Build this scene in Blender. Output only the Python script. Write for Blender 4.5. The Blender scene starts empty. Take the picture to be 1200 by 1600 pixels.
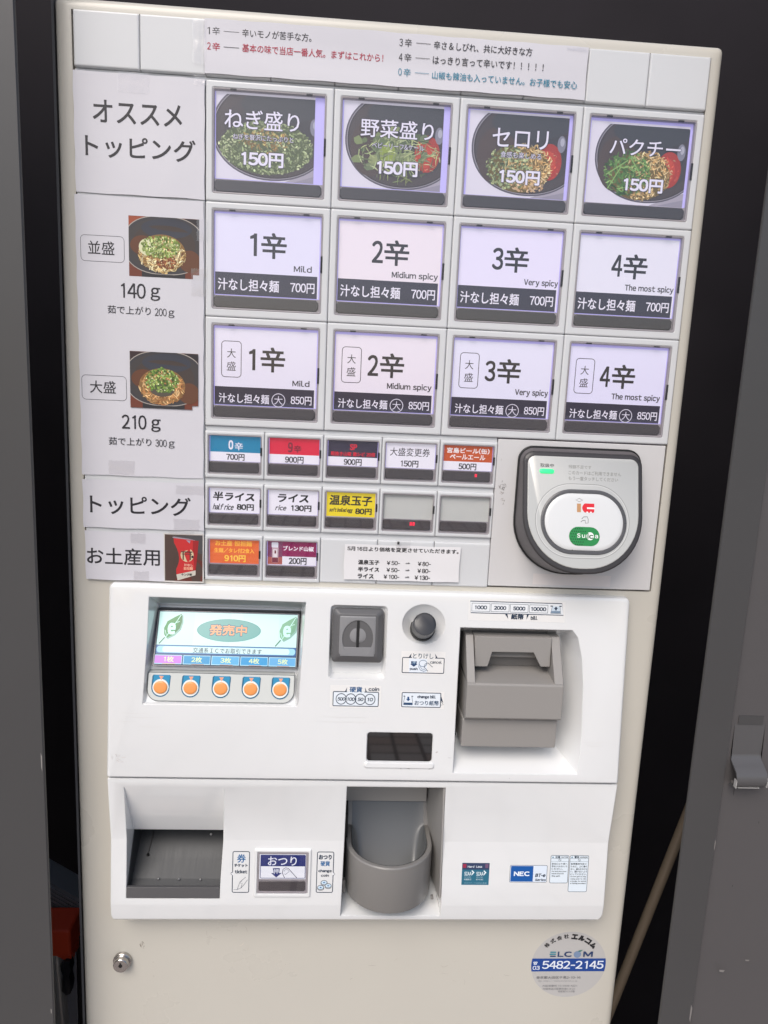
import bpy, bmesh, math, random
from mathutils import Vector, Matrix
from mathutils.geometry import tessellate_polygon
random.seed(7)
scene = bpy.context.scene
COL = scene.collection
R = math.radians
FLOOR = 1600.0            # machine coordinate (mm, downwards) of the ground

# ------------------------------------------------------------------ camera
cam = bpy.data.cameras.new("camera")
camo = bpy.data.objects.new("camera", cam); COL.objects.link(camo); scene.camera = camo
CC = (109.333, 216.208, 560.399)
RM = [[0.99758133, -0.04526131, -0.05275325], [0.03560191, 0.98454462, -0.17147709], [0.05969921, 0.16918422, 0.98377472]]
def w2(v): return Vector((v[0], v[2], -v[1]))      # machine axes (X right, Y down, Z away) -> world
xr, yd, zf = [w2(r) for r in RM]
m = Matrix((xr, -yd, -zf)).transposed().to_4x4()
m.translation = Vector((CC[0] / 1000, -CC[2] / 1000, (FLOOR - CC[1]) / 1000))
camo.matrix_world = m
cam.sensor_fit = 'VERTICAL'; cam.sensor_height = 36.0; cam.lens = 1100.0 / 1600.0 * 36.0
cam.clip_start = 0.01; cam.clip_end = 2000

# ------------------------------------------------------------------ world, sun, exposure
SUN_EL, SUN_AZ = 48.0, 205.0       # compass-like: 180 = straight in front of the machine (-Y)
world = bpy.data.worlds.new("World"); scene.world = world; world.use_nodes = True
nt = world.node_tree
sky = nt.nodes.new("ShaderNodeTexSky"); sky.sky_type = 'NISHITA'; sky.sun_disc = False
sky.sun_elevation = R(SUN_EL); sky.sun_rotation = R(SUN_AZ)
sky.dust_density = 3.0; sky.ozone_density = 1.0; sky.air_density = 1.0
nt.links.new(sky.outputs[0], nt.nodes["Background"].inputs[0])
nt.nodes["Background"].inputs[1].default_value = 0.10
sl = bpy.data.lights.new("sun", 'SUN'); sl.energy = 1.2; sl.angle = R(35); sl.color = (1.0, 0.96, 0.905)
so = bpy.data.objects.new("sun", sl); COL.objects.link(so)
sd = Vector((math.sin(R(SUN_AZ)) * math.cos(R(SUN_EL)), math.cos(R(SUN_AZ)) * math.cos(R(SUN_EL)), math.sin(R(SUN_EL))))
so.rotation_euler = sd.to_track_quat('Z', 'Y').to_euler(); so.location = (0, -3, 6)
vs = scene.view_settings
vs.view_transform = 'Standard'; vs.look = 'None'; vs.gamma = 1.0; vs.use_curve_mapping = False
vs.exposure = 0.66
scene.cycles.max_bounces = 8; scene.cycles.transparent_max_bounces = 12
scene.cycles.caustics_reflective = False; scene.cycles.caustics_refractive = False
scene.cycles.use_denoising = True

# ------------------------------------------------------------------ helpers
def lin(c):
    return tuple((x / 255 / 12.92) if x / 255 <= .04045 else ((x / 255 + .055) / 1.055) ** 2.4 for x in c[:3])
def W(X, Y, d): return (X / 1000.0, -d / 1000.0, (FLOOR - Y) / 1000.0)

MATS = {}
def mat(name, col, rough=.4, metal=0, bevel=0, bump=0, bscale=200, var=0, vscale=30, emis=None, es=0, spec=.5, coat=0, stretch=None):
    if name in MATS: return MATS[name]
    M = bpy.data.materials.new(name); M.use_nodes = True; n = M.node_tree.nodes; l = M.node_tree.links
    b = n["Principled BSDF"]; MATS[name] = M
    b.inputs["Roughness"].default_value = rough; b.inputs["Metallic"].default_value = metal
    b.inputs["Specular IOR Level"].default_value = spec
    b.inputs["Coat Weight"].default_value = coat; b.inputs["Coat Roughness"].default_value = .015
    c = (*col, 1)
    b.inputs["Base Color"].default_value = c
    tc = n.new("ShaderNodeTexCoord")
    mp = n.new("ShaderNodeMapping"); l.new(tc.outputs["Object"], mp.inputs[0])
    if stretch: mp.inputs["Scale"].default_value = stretch
    if var:
        no = n.new("ShaderNodeTexNoise"); no.inputs["Scale"].default_value = vscale; no.inputs["Detail"].default_value = 6
        l.new(mp.outputs[0], no.inputs["Vector"])
        mx = n.new("ShaderNodeMix"); mx.data_type = 'RGBA'
        mx.inputs[6].default_value = (*[x * (1 - var) for x in col], 1); mx.inputs[7].default_value = (*[min(1, x * (1 + var)) for x in col], 1)
        l.new(no.outputs[0], mx.inputs[0]); l.new(mx.outputs[2], b.inputs["Base Color"])
        mr = n.new("ShaderNodeMapRange"); mr.inputs[3].default_value = max(.02, rough * .8); mr.inputs[4].default_value = rough * 1.25
        l.new(no.outputs[0], mr.inputs[0]); l.new(mr.outputs[0], b.inputs["Roughness"])
    nrm = None
    if bevel:
        bv = n.new("ShaderNodeBevel"); bv.samples = 4; bv.inputs["Radius"].default_value = bevel / 1000; nrm = bv.outputs[0]
    if bump:
        nb = n.new("ShaderNodeTexNoise"); nb.inputs["Scale"].default_value = bscale; nb.inputs["Detail"].default_value = 4
        l.new(mp.outputs[0], nb.inputs["Vector"])
        bu = n.new("ShaderNodeBump"); bu.inputs["Strength"].default_value = bump; bu.inputs["Distance"].default_value = .001
        l.new(nb.outputs[0], bu.inputs["Height"])
        if nrm: l.new(nrm, bu.inputs["Normal"])
        nrm = bu.outputs[0]
    if nrm: l.new(nrm, b.inputs["Normal"])
    if emis:
        b.inputs["Emission Color"].default_value = (*emis, 1); b.inputs["Emission Strength"].default_value = es
    return M
def print_mat(name, rough, es, spec=.5, k=1.0):
    M = bpy.data.materials.new(name); M.use_nodes = True; n = M.node_tree.nodes; l = M.node_tree.links
    b = n["Principled BSDF"]; a = n.new("ShaderNodeAttribute"); a.attribute_name = "ink"
    if k != 1:
        mx = n.new("ShaderNodeMix"); mx.data_type = 'RGBA'; mx.blend_type = 'MULTIPLY'; mx.inputs[0].default_value = 1
        mx.inputs[7].default_value = (k, k, k, 1); l.new(a.outputs[0], mx.inputs[6]); l.new(mx.outputs[2], b.inputs["Base Color"])
    else: l.new(a.outputs[0], b.inputs["Base Color"])
    b.inputs["Roughness"].default_value = rough; b.inputs["Specular IOR Level"].default_value = spec
    if es: l.new(a.outputs[0], b.inputs["Emission Color"]); b.inputs["Emission Strength"].default_value = es
    return M
PRINT = print_mat("printed_ink", .45, 0)
LIT = print_mat("backlit_film", .35, .25, .3, .74)
LCD = print_mat("liquid_crystal_image", .18, .52, .5, .3)
WHITE = mat("white_plastic", (.735, .742, .742), .13, coat=1.0, bevel=1.2, var=.02, vscale=14, bump=.012, bscale=60)
WHITE2 = mat("white_tile_plastic", (.61, .62, .632), .3, bevel=.5, var=.02, vscale=25)
CREAM = mat("cream_painted_steel", (.555, .53, .47), .28, var=.035, vscale=9, bump=.03, bscale=900)
CREAM_PLATE = mat("pale_reader_plate", (.60, .59, .59), .36, var=.02, vscale=20)
PAPER = mat("white_paper", (.61, .60, .64), .36, var=.015, vscale=40, bump=.08, bscale=35)
BEZEL = mat("smoky_clear_bezel", (.36, .335, .35), .2, bevel=.3)
GLOW = mat("backlight_diffuser", (.42, .38, .68), .5, emis=lin((190, 182, 255)), es=.26)
DEAD = mat("unlit_diffuser", (.62, .64, .60), .3, var=.03, vscale=60)
BAR = mat("press_bar_plastic", (.062, .055, .058), .25, bevel=.4)
NOTCH = mat("black_clip", (.012, .012, .014), .4)
RIM = mat("dark_reader_plastic", (.036, .033, .035), .38, bevel=.8, bump=.05, bscale=2500)
SIDEM = mat("reader_side_plastic", (.105, .096, .10), .42, bump=.05, bscale=2500)
SILVER = mat("silver_face", (.52, .52, .495), .36, metal=.25, bevel=.4, bump=.02, bscale=3000)
PADW = mat("white_touch_pad", (.66, .67, .67), .22, bevel=.6)
RING = mat("grey_pad_ring", (.10, .10, .105), .3, bevel=.3)
GREYD = mat("dark_grey_plastic", (.105, .104, .107), .33, bevel=1.0, bump=.03, bscale=1500)
GREYM = mat("mid_grey_plastic", (.225, .225, .232), .28, bevel=.8, bump=.03, bscale=1500)
CUPM = mat("cup_grey_plastic", (.205, .197, .188), .3, bevel=.8, bump=.025, bscale=1800)
TAUPE = mat("taupe_plastic", (.282, .268, .254), .42, bevel=.7, bump=.04, bscale=1800)
KNOB = mat("charcoal_button_plastic", (.032, .033, .037), .24, bevel=.5)
BLACK = mat("black_plastic", (.006, .006, .006), .5)
SMOKE = mat("smoked_window", (.010, .008, .008), .03, spec=1.0)
STEEL = mat("brushed_steel", (.36, .355, .36), .36, metal=.6, bump=.03, bscale=60, stretch=(1, 1, 12), var=.04, vscale=40)
LINER = mat("recess_liner_plastic", (.33, .318, .305), .35, bevel=.6)
LIPM = mat("tray_lip_steel", (.13, .128, .132), .36, metal=.4, bevel=.4)
CUPI = mat("cup_inner_plastic", (.125, .13, .133), .2, bevel=.8)
STEELD = mat("darkened_steel", (.034, .036, .039), .42, metal=.2, bump=.02, bscale=50, stretch=(20, 1, 1), var=.08, vscale=30)  # base darkened to stand in for the dark recess mirrored in the tray
CHROME = mat("lock_chrome", (.50, .48, .46), .2, metal=1, bevel=.3)
BODY = mat("grey_cabinet_side", (.02, .02, .022), .5)
DOORG = mat("grey_gloss_paint", (.058, .0565, .057), .36, var=.05, vscale=6, bump=.05, bscale=70)
DOORG2 = mat("dark_grey_door_paint", (.082, .077, .078), .36, var=.06, vscale=5, bump=.06, bscale=60)
WALLB = mat("black_wall_paint", (.028, .025, .030), .7, var=.3, vscale=7, spec=.15)
RED = mat("red_plastic", (.9, .09, .035), .35, bevel=1)
WOOD = mat("brown_varnished_pole", (.185, .148, .112), .22, var=.25, vscale=14, stretch=(1, 1, .1))
ALU = mat("ribbed_aluminium", (.32, .34, .35), .4, metal=.2, bevel=.5)
GREEN = mat("green_status_light", (.05, .6, .2), .3, emis=(.02, .70, .20), es=.62)
REDLED = mat("red_led", (.3, .01, .02), .3, emis=(.9, .01, .05), es=.8)
ORANGE = mat("orange_button_plastic", (.80, .31, .09), .3, var=.04, vscale=200, bevel=.5)

def clear(name, tint, rough=.02, f=1.45, bump=0, bs=90, strength=1.0):
    M = bpy.data.materials.new(name); M.use_nodes = True; n = M.node_tree.nodes; l = M.node_tree.links
    n.remove(n["Principled BSDF"]); o = n["Material Output"]
    t = n.new("ShaderNodeBsdfTransparent"); t.inputs[0].default_value = (*tint, 1)
    g = n.new("ShaderNodeBsdfGlossy"); g.inputs["Roughness"].default_value = rough
    fr = n.new("ShaderNodeLayerWeight"); fr.inputs[0].default_value = .5      # Schlick term, same from both sides of the sheet
    pw = n.new("ShaderNodeMath"); pw.operation = 'POWER'; pw.inputs[1].default_value = 5; l.new(fr.outputs[1], pw.inputs[0])
    mu = n.new("ShaderNodeMath"); mu.operation = 'MULTIPLY_ADD'; mu.inputs[1].default_value = .9; mu.inputs[2].default_value = .04 * strength; l.new(pw.outputs[0], mu.inputs[0])
    mx = n.new("ShaderNodeMixShader"); l.new(mu.outputs[0], mx.inputs[0]); l.new(t.outputs[0], mx.inputs[1]); l.new(g.outputs[0], mx.inputs[2])
    l.new(mx.outputs[0], o.inputs[0])
    if bump:
        tc = n.new("ShaderNodeTexCoord"); nb = n.new("ShaderNodeTexNoise"); nb.inputs["Scale"].default_value = bs; nb.inputs["Detail"].default_value = 3
        l.new(tc.outputs["Object"], nb.inputs["Vector"])
        bu = n.new("ShaderNodeBump"); bu.inputs["Strength"].default_value = bump; bu.inputs["Distance"].default_value = .002
        l.new(nb.outputs[0], bu.inputs["Height"]); l.new(bu.outputs[0], g.inputs["Normal"])
    return M
ACRYL = clear("clear_acrylic", (.965, .962, .97))
TAPE = clear("clear_tape", (.985, .98, .985), .2, 1.45, bump=.6, bs=45, strength=2.6)

# ---- objects
WL = {}
def link(o, parent, loc):
    COL.objects.link(o)
    wl = Vector(W(*loc)); WL[o.name] = wl
    if parent is not None:
        o.parent = parent; o.location = wl - WL[parent.name]
    else: o.location = wl
    return o
def tag(o, label=None, cat=None, group=None, kind=None):
    if label: o["label"] = label
    if cat: o["category"] = cat
    if group: o["group"] = group
    if kind: o["kind"] = kind
    return o
def empty(name, loc, parent=None):
    o = bpy.data.objects.new(name, None); o.empty_display_size = .05
    return link(o, parent, loc)

class MB:
    """mesh builder in machine millimetres"""
    def __init__(s): s.v = []; s.f = []; s.c = []
    def add(s, vs, fs, col=None):
        k = len(s.v); s.v += [tuple(v) for v in vs]
        for f in fs: s.f.append([k + i for i in f]); s.c.append(col)
    def box(s, x0, x1, y0, y1, d0, d1):
        s.add([(x0, y0, d0), (x1, y0, d0), (x1, y1, d0), (x0, y1, d0), (x0, y0, d1), (x1, y0, d1), (x1, y1, d1), (x0, y1, d1)],
              [(0, 1, 2, 3), (7, 6, 5, 4), (0, 4, 5, 1), (1, 5, 6, 2), (2, 6, 7, 3), (3, 7, 4, 0)])
    def hexa(s, back, front):
        s.add(list(back) + list(front), [(0, 1, 2, 3), (7, 6, 5, 4), (0, 4, 5, 1), (1, 5, 6, 2), (2, 6, 7, 3), (3, 7, 4, 0)])
    def loft(s, rings, cap0=True, cap1=True, closed=True):
        n = len(rings[0]); vs = [p for r in rings for p in r]; fs = []
        for k in range(len(rings) - 1):
            for i in range(n if closed else n - 1):
                j = (i + 1) % n; fs.append((k * n + i, (k + 1) * n + i, (k + 1) * n + j, k * n + j))
        if cap0: fs.append(tuple(range(n)))
        if cap1: fs.append(tuple(reversed(range((len(rings) - 1) * n, len(rings) * n))))
        s.add(vs, fs)
    def prism_x(s, prof, x0, x1):           # profile of (Y, d) swept along X; x0/x1 may be functions of Y
        fx0 = x0 if callable(x0) else (lambda y: x0); fx1 = x1 if callable(x1) else (lambda y: x1)
        s.loft([[(fx0(y), y, d) for y, d in prof], [(fx1(y), y, d) for y, d in prof]])
    def tube(s, pts, rad, n=12, cap=True):
        rings = []
        for i, p in enumerate(pts):
            a = Vector(pts[max(0, i - 1)]); b = Vector(pts[min(len(pts) - 1, i + 1)]); t = (b - a).normalized()
            u = t.cross(Vector((0, 0, 1)) if abs(t.z) < .9 else Vector((1, 0, 0))).normalized(); w = t.cross(u)
            r = rad[i] if isinstance(rad, (list, tuple)) else rad
            rings.append([tuple(Vector(p) + r * (math.cos(2 * math.pi * k / n) * u + math.sin(2 * math.pi * k / n) * w)) for k in range(n)])
        s.loft(rings, cap, cap)
    def mesh(s, name, loc, m=None, smooth=None):
        me = bpy.data.meshes.new(name); L = Vector(W(*loc))
        me.from_pydata([tuple(Vector(W(*v)) - L) for v in s.v], [], s.f)
        if any(c is not None for c in s.c):
            at = me.color_attributes.new("ink", 'FLOAT_COLOR', 'CORNER'); buf = []
            for p, c in zip(me.polygons, s.c):
                cc = (*(c or (1, 1, 1)), 1.0); buf += list(cc) * p.loop_total
            at.data.foreach_set("color", buf)
        else:
            bm = bmesh.new(); bm.from_mesh(me); bmesh.ops.recalc_face_normals(bm, faces=bm.faces); bm.to_mesh(me); bm.free()
        if m: me.materials.append(m)
        if smooth:
            me.polygons.foreach_set("use_smooth", [True] * len(me.polygons)); me.set_sharp_from_angle(angle=R(smooth))
        return me
    def build(s, name, m, parent=None, loc=None, smooth=None, label=None):
        if loc is None:
            n = len(s.v); loc = (sum(v[0] for v in s.v) / n, sum(v[1] for v in s.v) / n, min(v[2] for v in s.v))
        o = bpy.data.objects.new(name, s.mesh(name, loc, m, smooth)); link(o, parent, loc)
        if label: o["label"] = label
        return o
def place(name, me, parent, loc, label=None):
    o = bpy.data.objects.new(name, me); link(o, parent, loc)
    if label: o["label"] = label
    return o

def rr(x0, y0, x1, y1, r, n=6):
    if not isinstance(r, (list, tuple)): r = (r, r, r, r)          # tl tr br bl
    P = []
    for (cx, cy, rad, a0) in ((x0 + r[0], y0 + r[0], r[0], 180), (x1 - r[1], y0 + r[1], r[1], 270), (x1 - r[2], y1 - r[2], r[2], 0), (x0 + r[3], y1 - r[3], r[3], 90)):
        for k in range(n + 1):
            a = R(a0 + 90 * k / n); P.append((cx + rad * math.cos(a), cy + rad * math.sin(a)))
    return P
def ring(P, d): return [(x, y, d(y) if callable(d) else d) for x, y in P]
def boolean(o, cutters, op='DIFFERENCE'):
    for c in cutters:
        md = o.modifiers.new("b", 'BOOLEAN'); md.operation = op; md.object = c; md.solver = 'EXACT'
    bpy.context.view_layer.update()
    dg = bpy.context.evaluated_depsgraph_get()
    me = bpy.data.meshes.new_from_object(o.evaluated_get(dg)); o.modifiers.clear(); old = o.data; o.data = me; me.name = o.name
    bpy.data.meshes.remove(old)
    for c in cutters: bpy.data.objects.remove(c)
    me.polygons.foreach_set("use_smooth", [True] * len(me.polygons)); me.set_sharp_from_angle(angle=R(25))
    return o

# ---- flat print: polygons, strokes and lettering laid as thin coloured faces
GC = {}
tcu = bpy.data.curves.new("t", 'FONT'); tob = bpy.data.objects.new("t", tcu); pass
def glyph1(ch, res=3):
    k = (ch, res)
    if k not in GC:
        tcu.body = ch; tcu.resolution_u = res; me = tob.to_mesh()
        v = [(p.co.x, -p.co.y) for p in me.vertices]; f = [tuple(reversed(p.vertices)) for p in me.polygons]; tob.to_mesh_clear()
        if ch == '\uff11': v = [(.42, 0), (.42, -.73), (.345, -.73), (.33, -.69), (.2, -.63), (.2, -.57), (.335, -.6), (.335, 0)]; f = [(0, 1, 2, 3, 6, 7), (3, 4, 5, 6)]
        if ch == '\uff0d': v = [(.1, -.36), (.42, -.36), (.42, -.29), (.1, -.29)]; f = [(0, 1, 2, 3)]
        GC[k] = (v, f)
    return GC[k]
def glyphs(s, res=3):
    k = (s, res, 's')
    if k not in GC:
        V = []; F = []; pen = 0.0
        for ch in s:
            if ch in ' \u3000': pen += .32 if ch == ' ' else .8; continue
            asc = 33 <= ord(ch) < 127
            v, f = glyph1(chr(ord(ch) + 0xFEE0) if asc else ch, res)
            if not v: pen += .5; continue
            x0 = min(p[0] for p in v); x1 = max(p[0] for p in v)
            if asc:
                if ch.isdigit(): adv = .57; off = pen + (adv - (x1 - x0)) / 2 - x0
                else: adv = x1 - x0 + .10; off = pen + .05 - x0
            else: adv = 1.0; off = pen
            b = len(V); V += [(x + off, y) for x, y in v]; F += [tuple(b + i for i in q) for q in f]; pen += adv
        xs = [p[0] for p in V]; ys = [p[1] for p in V]
        GC[k] = (V, F, min(xs), min(ys), max(xs), max(ys))
    return GC[k]
class Art(MB):
    def __init__(s, depth=0.0, step=.02):
        super().__init__(); s.fd = depth if callable(depth) else (lambda y: depth); s.z = step; s.step = step; s.warp = None
    def put(s, pts, faces, col, z=None):
        if z is None: z = s.z; s.z += s.step
        if s.warp: s.add([(*s.warp(x, y)[:2], s.warp(x, y)[2] + z) for x, y in pts], faces, lin(col))
        else: s.add([(x, y, s.fd(y) + z) for x, y in pts], faces, lin(col))
    def poly(s, pts, col, z=None):
        if len(pts) < 3: return
        if len(pts) <= 4: s.put(pts, [tuple(range(len(pts)))], col, z); return
        t = tessellate_polygon([[Vector((x, y, 0)) for x, y in pts]])
        s.put(pts, [tuple(q) for q in t], col, z)
    def rect(s, x0, y0, x1, y1, col, r=0, z=None):
        s.poly(rr(x0, y0, x1, y1, r, 5) if r else [(x0, y0), (x1, y0), (x1, y1), (x0, y1)], col, z)
    def grid(s, x0, y0, x1, y1, col, nx=12, ny=12):
        pts = [(x0 + (x1 - x0) * i / nx, y0 + (y1 - y0) * j / ny) for j in range(ny + 1) for i in range(nx + 1)]
        s.put(pts, [(j * (nx + 1) + i, j * (nx + 1) + i + 1, (j + 1) * (nx + 1) + i + 1, (j + 1) * (nx + 1) + i) for j in range(ny) for i in range(nx)], col)
    def line(s, pts, w, col, closed=False, z=None, taper=False):
        P = [Vector(p) for p in pts]; n = len(P); vs = []; fs = []
        for i in range(n):
            a = P[i - 1] if (i or closed) else P[i]; b = P[(i + 1) % n] if (i < n - 1 or closed) else P[i]
            t = (b - a); t = t.normalized() if t.length else Vector((1, 0)); nn = Vector((-t.y, t.x)) * w / 2
            if taper and i in (0, n - 1): nn *= .35
            vs += [tuple(P[i] + nn), tuple(P[i] - nn)]
        for i in range(n if closed else n - 1):
            j = (i + 1) % n; fs.append((2 * i, 2 * i + 1, 2 * j + 1, 2 * j))
        s.put(vs, fs, col, z)
    def frame(s, x0, y0, x1, y1, r, w, col): s.line(rr(x0, y0, x1, y1, max(r, .01), 5), w, col, True)
    def circ(s, cx, cy, r, col, ry=None, n=28, w=None, z=None):
        P = [(cx + r * math.cos(2 * math.pi * k / n), cy + (ry or r) * math.sin(2 * math.pi * k / n)) for k in range(n)]
        if w: s.line(P, w, col, True, z)
        else: s.put(P, [tuple(range(n))], col, z)
    def text(s, t, x0, y0, x1, y1, col, bold=0.0, shear=0.0, res=3, fn=None):
        v, f, a, b, c, d = glyphs(t, res)
        w = bold * (y1 - y0) if bold else 0
        sx = (x1 - x0 - 2 * w) / max(c - a, 1e-6); sy = (y1 - y0 - 2 * w) / max(d - b, 1e-6)
        for ox, oy in (((0, 0),) if not bold else ((-1, -1), (1, -1), (-1, 1), (1, 1))) if bold < .05 else ((-1, -1), (1, -1), (-1, 1), (1, 1), (0, 0), (1, 0), (-1, 0), (0, 1), (0, -1)):
            pts = []
            for x, y in v:
                X = x0 + w + ox * w + (x - a) * sx; Y = y0 + w + oy * w + (y - b) * sy
                X += shear * (y1 - Y)
                if fn: X, Y = fn(X, Y)
                pts.append((X, Y))
            z = s.z; s.put(pts, f, col); s.z = z + .004
        s.z += s.step
    def strokes(s, inside, bbox, n, cols, L, w, span=.5, curl=1.2, ang=None):
        z0 = s.z; span *= .35
        for i in range(n):
            for _ in range(30):
                x = random.uniform(bbox[0], bbox[2]); y = random.uniform(bbox[1], bbox[3])
                if inside(x, y): break
            else: continue
            a = random.uniform(0, 2 * math.pi) if ang is None else random.gauss(ang, .5); k = random.uniform(-curl, curl)
            l = random.uniform(.5, 1.3) * L; pts = []
            for q in range(4):
                pts.append((x, y)); a += k / 3; x += math.cos(a) * l / 3; y += math.sin(a) * l / 3
            pts = [p for p in pts if inside(*p)]
            if len(pts) < 2: continue
            c = random.choice(cols); g = random.uniform(.75, 1.2)
            s.line(pts, w * random.uniform(.6, 1.3), tuple(min(255, int(q * g)) for q in c), z=z0 + span * i / n, taper=True)
        s.z = z0 + span + .02

def clip(P, x0, y0, x1, y1):
    for ax, lim, sg in ((0, x0, 1), (0, x1, -1), (1, y0, 1), (1, y1, -1)):
        out = []
        for i in range(len(P)):
            a, b = P[i - 1], P[i]; ia = sg * (a[ax] - lim) >= 0; ib = sg * (b[ax] - lim) >= 0
            if ia != ib:
                t = (lim - a[ax]) / (b[ax] - a[ax]); out.append((a[0] + t * (b[0] - a[0]), a[1] + t * (b[1] - a[1])))
            if ib: out.append(b)
        P = out
    return P
def ell(cx, cy, rx, ry, n=40, p=1.0):
    o = []
    for k in range(n):
        c, q = math.cos(2 * math.pi * k / n), math.sin(2 * math.pi * k / n)
        o.append((cx + rx * math.copysign(abs(c) ** p, c), cy + ry * math.copysign(abs(q) ** p, q)))
    return o
def inell(cx, cy, rx, ry, rect=None):
    def f(x, y):
        if rect and not (rect[0] + .3 < x < rect[2] - .3 and rect[1] + .3 < y < rect[3] - .3): return False
        return ((x - cx) / rx) ** 2 + ((y - cy) / ry) ** 2 < 1
    return f

# ================================================================== surroundings
ground = MB(); ground.add([(-4000, FLOOR, -900), (4300, FLOOR, -900), (4300, FLOOR, 7000), (-4000, FLOOR, 7000)], [(0, 1, 2, 3)])
GM = bpy.data.materials.new("paving_tiles"); GM.use_nodes = True; n = GM.node_tree.nodes; l = GM.node_tree.links
tc = n.new("ShaderNodeTexCoord"); br = n.new("ShaderNodeTexBrick"); l.new(tc.outputs["Object"], br.inputs[0])
br.offset = 0; br.inputs["Color1"].default_value = (.44, .42, .40, 1); br.inputs["Color2"].default_value = (.34, .22, .17, 1); br.inputs["Mortar"].default_value = (.03, .028, .026, 1); br.inputs["Bias"].default_value = -.25
br.inputs["Scale"].default_value = 1; br.inputs["Brick Width"].default_value = .16; br.inputs["Row Height"].default_value = .16; br.inputs["Mortar Size"].default_value = .012
l.new(br.outputs[0], n["Principled BSDF"].inputs["Base Color"]); n["Principled BSDF"].inputs["Roughness"].default_value = .6
tag(ground.build("pavement", GM, loc=(150, FLOOR, 0)), "grey square paving tiles in front of the machine", kind="structure")
st = MB(); st.add([(-40000, FLOOR + 4, -40000), (40000, FLOOR + 4, -40000), (40000, FLOOR + 4, 60000), (-40000, FLOOR + 4, 60000)], [(0, 1, 2, 3)])
tag(st.build("road", mat("pale_concrete", (.42, .41, .40), .7, var=.08, vscale=1.2), loc=(0, FLOOR + 4, 0)), "pale concrete road surface beyond the paving", kind="structure")

def wallbox(x0, x1, y0, y1, d0, d1, label):
    b = MB(); b.box(x0, x1, y0, y1, d0, d1); return tag(b.build("wall", WALLB, loc=((x0 + x1) / 2, y1, (d0 + d1) / 2)), label, "wall")
wallbox(-760, 1100, -700, FLOOR, -520, -470, "black wall closing the recess behind the ticket machine")
wallbox(-760, -720, -700, FLOOR, -469.5, 0, "black side wall of the recess behind the left grey door leaf")
wallbox(1060, 1100, -700, FLOOR, -469.5, 0, "black side wall of the recess behind the right grey door leaf")

# left door leaf
lp = MB(); lp.loft([ring(rr(-700, -640, -115.5, FLOOR - 12, 1.5, 3), 37.4), ring(rr(-700, -640, -115.5, FLOOR - 12, 1.5, 3), 39), ring(rr(-699.4, -639.4, -116.2, FLOOR - 12.6, 1, 3), 40)])
left_door = empty("door_leaf", (-400, FLOOR, 0)); tag(left_door, "dark grey painted door leaf left of the ticket machine", "door")
lp.build("door_panel", DOORG, left_door)
# paint chips on its edge
def chips(name, parent, pts, d, col, label=None):
    for (x, y, w, h) in pts:
        a = Art(d); a.poly([(x, y), (x + w, y + h * .2), (x + w * .8, y + h), (x + w * .1, y + h * .8)], col); a.build(name, PRINT, parent)
chips("paint_chip", left_door, [(-117.6, 505, .8, 16), (-117.8, 735, .7, 5)], 40.05, (150, 146, 142))
# right door frame stile and leaf
right_door = empty("door_leaf", (600, FLOOR, 0)); tag(right_door, "dark grey painted door leaf with folded edge and latch hook right of the machine", "door")
rp = MB(); rp.loft([ring(rr(404.5, -640, 433.2, FLOOR - 12, 1.2, 3), 37.4), ring(rr(404.5, -640, 433.2, FLOOR - 12, 1.2, 3), 39.2), ring(rr(405, -639.4, 432.6, FLOOR - 12.6, .8, 3), 40)])
rp.build("edge_stile", DOORG, right_door)
rp = MB(); rp.box(433.4, 980, -640, FLOOR - 12, 34, 36.5); rp.build("door_panel", DOORG2, right_door)
hk = MB()
th = 1.6; prof = [(472, 36.6), (499, 36.6), (503, 38.2), (506, 43), (509.5, 48), (515, 50.4), (520.5, 48.8), (524, 44.5), (524.5, 39)]
inner = [(524.5 - 1.6, 39.3), (522.3, 44), (519.6, 47.2), (515, 48.8), (510.6, 46.8), (507.4, 42), (505, 38.9), (503, 36.61)]
hk.prism_x(prof + inner, 437.6, 463.5)
hook = hk.build("latch_hook", mat("hook_grey_paint", (.088, .086, .088), .28, bump=.2, bscale=120), right_door, smooth=40, label="curled grey painted latch hook on the door face")
for p in ((437.25, 437.75, 515, 522, 46.5, 50.2), (463.2, 463.7, 513, 521, 47, 50.3), (441, 459, 522.8, 523.3, 46, 47.4)):
    q = MB(); q.box(*p); q.build("worn_edge", mat("bare_worn_metal", (.42, .41, .40), .4), right_door)
wp = MB(); wp.box(440, 461, 465, 472.5, 36.55, 37.1); wp.build("weld_plate", DOORG, right_door)
chips("paint_chip", right_door, [(439.2, 520.2, 1.4, 3.2), (462.6, 520, .8, 3.6), (432.2, 575, .8, 10), (431.0, 735, 1.6, 18), (445.5, 523, 1.6, 1), (452, 700, 5, 2.6), (474, 690, 4, 1.6)], 40.06, (126, 122, 120))
chips("paint_scratch", right_door, [(444.5, 529, .5, 8), (470, 560, .6, 2), (455, 620, .5, 2)], 36.6, (24, 22, 22))

# leaning pole behind the right stile
pole = empty("pole", (433.0, 900, -95)); tag(pole, "brown varnished pole leaning in the dark gap right of the machine", "pole")
pm = MB(); a = Vector((474, 672, -95)); b = Vector((444.5, 790, -95)); t = (b - a).normalized()
pm.tube([tuple(a - t * 520), tuple(a), tuple(b), tuple(b + t * 480)], 5.4, 16); pm.build("shaft", WOOD, pole, smooth=40)
pm = MB(); q = b + t * 480; pm.tube([tuple(q - t * 2), tuple(q + t * 22), tuple(q + t * 26)], [6.2, 6.2, 5], 16); pm.build("rubber_tip", BLACK, pole, smooth=40)

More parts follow.
